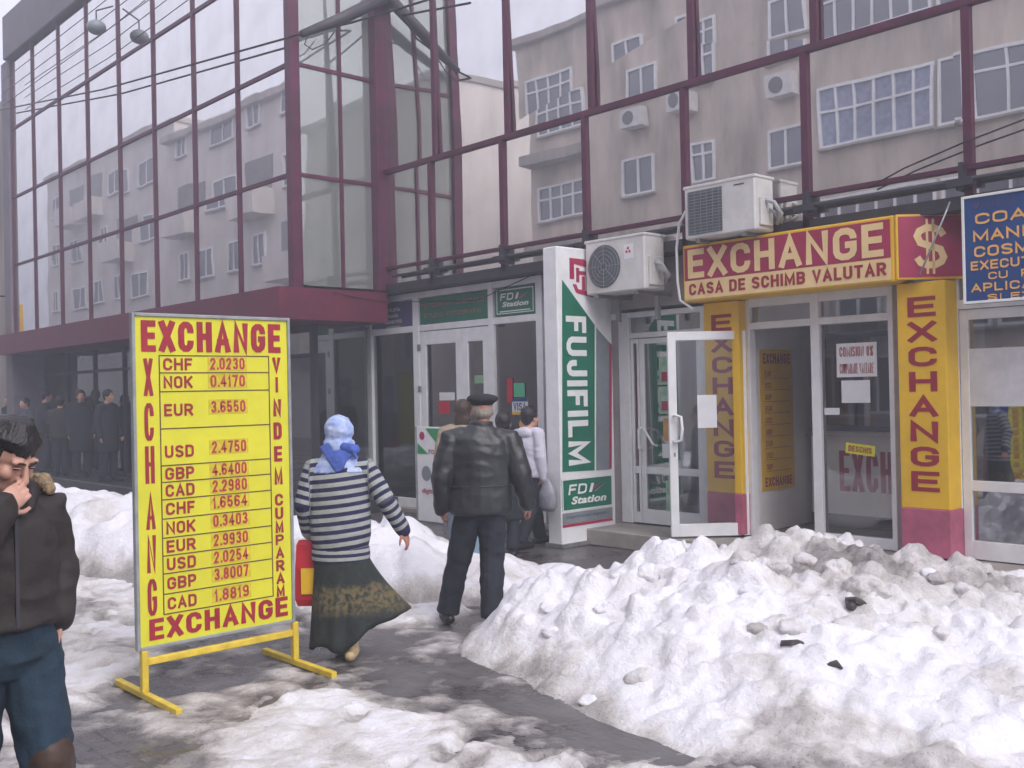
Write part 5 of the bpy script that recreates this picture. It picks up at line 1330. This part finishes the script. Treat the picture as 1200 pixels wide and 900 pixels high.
def sheet(name, x0, x1, y0, y1, st, fn, **kw):
    xs_ = np.arange(x0, x1 + st, st); ys_ = np.arange(y0, y1 + st, st); X, Y = np.meshgrid(xs_, ys_)
    Z, D = fn(X, Y); ny, nx = X.shape
    jx = (vnoise(X * 31, Y * 31, 91) - .5) * st * .7; jy = (vnoise(X * 31, Y * 31, 92) - .5) * st * .7
    keep = Z > -.015
    q = keep[:-1, :-1] | keep[1:, :-1] | keep[:-1, 1:] | keep[1:, 1:]
    idx = np.arange(nx * ny).reshape(ny, nx)
    F = np.stack([idx[:-1, :-1][q], idx[:-1, 1:][q], idx[1:, 1:][q], idx[1:, :-1][q]], 1)
    used = np.unique(F); remap = np.full(nx * ny, -1); remap[used] = np.arange(len(used)); F = remap[F]
    V = np.stack([(X + jx).ravel(), (Y + jy).ravel(), np.maximum(Z, -.03).ravel()], 1)[used]
    me = bpy.data.meshes.new(name); me.from_pydata(V.tolist(), [], F.tolist()); me.update()
    at = me.attributes.new('dirt', 'FLOAT', 'POINT'); at.data.foreach_set('value', D.ravel()[used].astype(np.float32))
    return place(me, name, SNOW, None, True, **kw)

# the big heap at the right
HEAP = [(-5.28, 4.33), (-4.75, 4.08), (-4.1, 3.98), (-3.4, 3.85), (-2.7, 3.75), (-1.5, 3.9), (-.4, 4.6), (-.4, 8.1), (-2.4, 8.15), (-3.3, 7.95), (-4.4, 7.35), (-5.5, 6.4), (-6.05, 5.5)]
def heap(X, Y):
    wob = (fbm(X * 2.2, Y * 2.2, 5, 4) - .5) * .35
    d = poly_dist(X, Y, HEAP) + wob
    # s runs along the ridge from the left tip, b across it from the street side to the shops
    s = X * .68 + Y * .73 + (fbm(X * 1.1, Y * 1.1, 2, 3) - .5) * .3; b = -X * .73 + Y * .68
    hc_ = np.interp(s, [-.6, -.3, .22, 1.1, 1.7, 2.3, 2.9, 3.5, 4.6], [0, .12, .40, .57, .62, .60, .46, .30, .24])
    bf = np.interp(s, [-.43, .12, .5, .9, 1.83, 3.1], [6.6, 5.7, 5.1, 4.52, 3.75, 3.42])
    t = np.clip((b - bf) / (7.0 - bf), 0, 1); tb = np.clip((b - 7.0) / 1.0, 0, 1)
    base = hc_ * (.45 * t + .55 * sstep(0, 1.02, t)) * (1 - sstep(0, 1, tb)) + .05 * sstep(0, .35, d)
    c1, v1 = cells(X * 2.1, Y * 2.1, 3); c2, v2 = cells(X * 4.6 + 3, Y * 4.6, 4); c3, v3 = cells(X * 10, Y * 10, 6)
    rough = sstep(.0, .5, d)
    up = sstep(.35, .8, t)
    b1 = np.maximum(0, 1 - (c1 / .66) ** 2) ** 1.2 * (v1 - .3) * .17
    b2 = np.maximum(0, 1 - (c2 / .64) ** 2) * (v2 - .25) * .10
    b3 = np.sqrt(np.maximum(0, 1 - (c3 / .65) ** 2)) * np.where(v3 > .45, v3, 0) * .045
    f = (fbm(X * 3, Y * 3, 8, 6, .6) - .5) * .20 - np.abs(fbm(X * 4.3, Y * 4.3, 18, 4, .6) - .5) * .14
    Z = base + rough * (b1 * (.55 + .6 * up) + b2 * (.55 + .75 * up) + b3 * (.5 + .5 * up) + f * (.7 + .4 * up)) - .02
    Z = np.where(d > -.02, Z, -.03 + 0 * Z)
    # dirt: a grimy brown band on the upper right flank, grey slush at the foot
    g = np.exp(-(((s - 2.35) / 1.05) ** 4 + ((b - 6.6) / .62) ** 2))
    D = .05 + .36 * g * sstep(.3, .62, fbm(X * 3.4, Y * 3.4, 21, 5)) + .24 * g + .16 * sstep(.5, .75, fbm(X * 3.1, Y * 3.1, 33, 4)) * sstep(.3, .8, d)
    D = D + .42 * sstep(.42, .68, fbm(X * 1.9 + 4, Y * 1.9, 38, 5, .6)) * (1 - sstep(.25, .6, t)) * sstep(.3, 1.2, s)
    D = D + .55 * (1 - sstep(.0, .36, d + (fbm(X * 4, Y * 4, 41, 4) - .5) * .5))
    return Z, D
sheet('snow_heap', -6.4, -.4, 3.5, 8.3, .022, heap, label='huge lumpy heap of shovelled snow, grimy on top, in front of the exchange office', cat='snow heap')

# the long bank beyond the path
LINE = [(-15.5, 4.3, .50), (-13.6, 4.35, .62), (-11.4, 4.3, .66), (-9.4, 4.7, .60), (-7.9, 5.25, .56), (-7.35, 5.55, .50), (-7.0, 5.9, .32), (-6.75, 6.25, .12)]
def bank(X, Y):
    best = np.full(X.shape, 9.); H_ = np.zeros(X.shape)
    for (x0, y0, h0), (x1, y1, h1) in zip(LINE[:-1], LINE[1:]):
        ex, ey = x1 - x0, y1 - y0; t = np.clip(((X - x0) * ex + (Y - y0) * ey) / (ex * ex + ey * ey), 0, 1)
        d = np.hypot(X - x0 - t * ex, Y - y0 - t * ey); m = d < best
        best = np.where(m, d, best); H_ = np.where(m, h0 + t * (h1 - h0), H_)
    wd = .55 + H_ * .75
    d = best + (fbm(X * 1.8, Y * 1.8, 55, 4) - .5) * .5
    k = np.clip(1 - (d / wd) ** 2, -1, 1)
    c1, v1 = cells(X * 2.4, Y * 2.4, 63); c2, v2 = cells(X * 6, Y * 6, 64)
    Z = H_ * np.where(k > 0, k ** .8, k * .2) + sstep(0, .4, k) * (np.sqrt(np.maximum(0, 1 - (c1 / .6) ** 2)) * (v1 - .3) * .13 + np.sqrt(np.maximum(0, 1 - (c2 / .6) ** 2)) * (v2 - .3) * .06 + (fbm(X * 3, Y * 3, 66, 5) - .5) * .12) - .015
    Z = np.where(k > -.1, Z, -.03)
    D = .06 + .30 * sstep(.55, .8, fbm(X * 2, Y * 2, 70, 4)) + .55 * (1 - sstep(.05, .45, k))
    return Z, D
sheet('snow_bank', -16.5, -6.2, 2.8, 7.6, .035, bank, label='long bank of piled snow between the path and the glass building', cat='snow bank')

# trodden snow lying on the pavement
def G(*pp): return [tuple(on_z(px, py, 0)[:2]) for px, py in pp]
PATCH = [G((150, 905), (215, 862), (310, 818), (390, 803), (480, 818), (560, 846), (650, 872), (780, 896), (780, 960), (600, 1100), (200, 1100), (120, 960)),
         [(-20, 1.0), (-20, 5.2), (-15, 5.0)] + G((60, 610), (160, 640), (158, 740), (165, 772), (128, 800), (105, 830), (60, 850), (40, 892), (-120, 960)) + [(-6, .2)],
         G((330, 700), (500, 700), (560, 720), (480, 735), (360, 722)), [(-2.6, 3.2), (-1.2, 3.5), (.5, 3.6), (1.2, 4.6), (-.3, 5.0), (-2.0, 4.4), (-3.0, 3.9)]]
rf = random.Random(12)
FEET = [(rf.uniform(-13, -3), rf.uniform(.6, 4.6), rf.uniform(0, 3.1)) for _ in range(260)]
def cover(X, Y):
    d = np.full(X.shape, -9.)
    for P in PATCH: d = np.maximum(d, poly_dist(X, Y, P))
    d = d + (fbm(X * 2.4, Y * 2.4, 81, 5, .6) - .5) * .62 + .05 + .40 * sstep(-5.6, -6.8, X)
    th = .055 * sstep(-.05, .45, d)
    tramp = fbm(X * 1.3, Y * 1.3, 84, 4)
    Z = th + (fbm(X * 5, Y * 5, 82, 6, .62) - .5) * .085 * sstep(-.1, .3, d) - .008
    foot = np.zeros(X.shape)
    for (fx0, fy0, a) in FEET:
        u = (X - fx0) * math.cos(a) + (Y - fy0) * math.sin(a); v = -(X - fx0) * math.sin(a) + (Y - fy0) * math.cos(a)
        q = (u / .15) ** 2 + (v / .06) ** 2
        foot = np.maximum(foot, np.where(q < 2.2, np.exp(-q ** 2), 0)); Z = Z + np.where((q > 1) & (q < 2.6), .008, 0) * (d > 0)
    Z = Z - foot * .038
    Z = np.where(d > -.08, Z, -.03)
    left = sstep(-5.2, -6.6, X)
    D = .12 + .50 * sstep(.42, .72, tramp) * (.35 + .65 * left) + .6 * (1 - sstep(.0, .38, d)) + foot * .22 + .22 * sstep(.45, .7, fbm(X * 6, Y * 6, 87, 4)) + .10 * left
    return Z, D
sheet('snow_cover', -13.5, 1.2, .2, 5.2, .024, cover, kind='stuff')
def slush(X, Y):
    Z = (fbm(X * 3.1, Y * 3.1, 101, 6, .62) - .515) * .10
    edge = sstep(0, .6, poly_dist(X, Y, [(-9.5, .8), (-1, .8), (.5, 4), (-2.6, 4.4), (-4.6, 4.6), (-6.3, 5.6), (-7.4, 5.0), (-9.5, 4.4)]))
    Z = Z * 1.0 - .03 * (1 - edge)
    D = .60 + .36 * (1 - sstep(.0, .022, Z)) - .16 * fbm(X * 8, Y * 8, 105, 3)
    return np.where(Z > -.012, Z, -.03), D
sheet('slush', -9.6, .6, .8, 5.8, .026, slush, kind='stuff')

def heap_z(x, y): return float(heap(np.array([[x]]), np.array([[y]]))[0][0, 0])
def chunk(px, py, r, label, dirt, seed, dist=None, group=None, flat=.75):
    """a broken lump resting on the heap; found along the sight line where it meets the heap"""
    d = ray(px, py); t = 5.0
    while t < 9.5:
        p = EYE + d * t
        if p.z < heap_z(p.x, p.y): break
        t += .03
    bm = bmesh.new(); bmesh.ops.create_icosphere(bm, subdivisions=4 if r > .09 else 3, radius=1)
    rn = random.Random(seed); off = Vector((rn.random() * 50, rn.random() * 50, rn.random() * 50))
    pl_ = [(Vector((rn.uniform(-1, 1), rn.uniform(-1, 1), rn.uniform(-.6, 1))).normalized(), rn.uniform(.55, .85)) for _ in range(9)]
    sc = Vector((r * rn.uniform(.9, 1.25), r * rn.uniform(.9, 1.2), r * flat))
    for v in bm.verts:
        q = v.co.copy()
        for nn, c in pl_:
            e = q.dot(nn) - c
            if e > 0: q -= nn * e * .6
        q *= 1 + .22 * noise.noise(q * 2.0 + off) + .10 * noise.noise(q * 5 + off) + .05 * noise.noise(q * 11 + off)
        v.co = Vector((q.x * sc.x, q.y * sc.y, q.z * sc.z))
    me = bpy.data.meshes.new('snow_chunk'); bm.to_mesh(me); bm.free()
    at = me.attributes.new('dirt', 'FLOAT', 'POINT'); at.data.foreach_set('value', [dirt] * len(me.vertices))
    me.transform(Matrix.Rotation(rn.uniform(0, 6), 4, 'Z')); me.transform(Matrix.Translation(p + Vector((0, 0, -r * .12))))
    o = place(me, 'snow_chunk', SNOW, None, True, label=label, cat='snow chunk', group=group)
    return o
chunk(818, 668, .21, 'largest clean white snow lump on the left shoulder of the heap', .02, 1)
lump = 'lumps of snow on top of the heap'
for k, (px, py, r, dt) in enumerate(((760, 668, .10, .03), (700, 682, .10, .02), (870, 656, .13, .38), (905, 662, .15, .4), (945, 655, .11, .35), (985, 668, .16, .35), (1015, 690, .17, .42), (1042, 664, .08, .18), (1090, 672, .09, .1), (955, 700, .13, .38), (1000, 735, .17, .33), (1048, 712, .13, .42), (930, 735, .12, .3), (1080, 742, .12, .12), (1130, 690, .1, .3), (1165, 700, .1, .2), (750, 792, .11, .3), (845, 735, .09, .28), (640, 712, .09, .03), (1100, 705, .12, .45), (880, 690, .1, .12), (970, 760, .08, .2))):
    if k % 2 == 0 or r > .14: chunk(px, py, r * .7, 'broken snow lump on the heap, smaller than the big clean one', dt, 20 + k, group=lump)
rk = random.Random(31)
for k in range(9):
    px = rk.uniform(640, 1190); top = 690 - 48 * min(1, (px - 640) / 150) + max(0, px - 1040) * .25
    py = top + 6 + abs(rk.gauss(0, 60)); gr = px > 870 and py < 760
    chunk(px, min(py, 860), rk.uniform(.04, .08), 'broken snow lump on the heap, smaller than the big clean one', rk.uniform(.25, .55) if gr else rk.uniform(.05, .25), 100 + k, group=lump)
DEB = pmat('dark_debris', (.06, .05, .05), .7, .4, 20, .4, 60)
for k, (px, py, w_, h_, lb) in enumerate(((926, 753, .13, .03, 'curved dark scrap lying on the snow heap, farthest left of the bits'), (977, 779, .08, .04, 'small dark wedge shaped scrap low on the snow heap'), (1003, 707, .11, .06, 'dark flat scrap stuck between snow lumps near the top of the heap'))):
    d = ray(px, py); t = 5.0
    while t < 9.5:
        p = EYE + d * t
        if p.z < heap_z(p.x, p.y) + .03: break
        t += .02
    rn = random.Random(k); m = MB()
    ring = []
    q_ = [p + Vector((RT.x * w_ * (a - .5) + rn.uniform(-.02, .02), RT.y * w_ * (a - .5) + rn.uniform(-.02, .02), h_ * .6 * math.sin(a * 3.14) * rn.uniform(.5, 1.1) - .012)) for a in (0, .22, .48, .7, 1)]
    m.tube(q_, [h_ * rn.uniform(.2, .55) for _ in q_], 7, True)
    tag(m.build('debris', DEB), lb, 'scrap')

# ================================================================ HAZE
hm = bpy.data.materials.new('haze'); hm.use_nodes = True
n = hm.node_tree.nodes; n.remove(n['Principled BSDF'])
pv = n.new('ShaderNodeVolumePrincipled'); pv.inputs['Color'].default_value = (.86, .88, 1.0, 1); pv.inputs['Density'].default_value = .0135; pv.inputs['Anisotropy'].default_value = .2
hm.node_tree.links.new(pv.outputs[0], n['Material Output'].inputs['Volume'])
MB().box(-152, 152, -152, 152, -1, 18.5).build('haze', hm, kind='stuff')
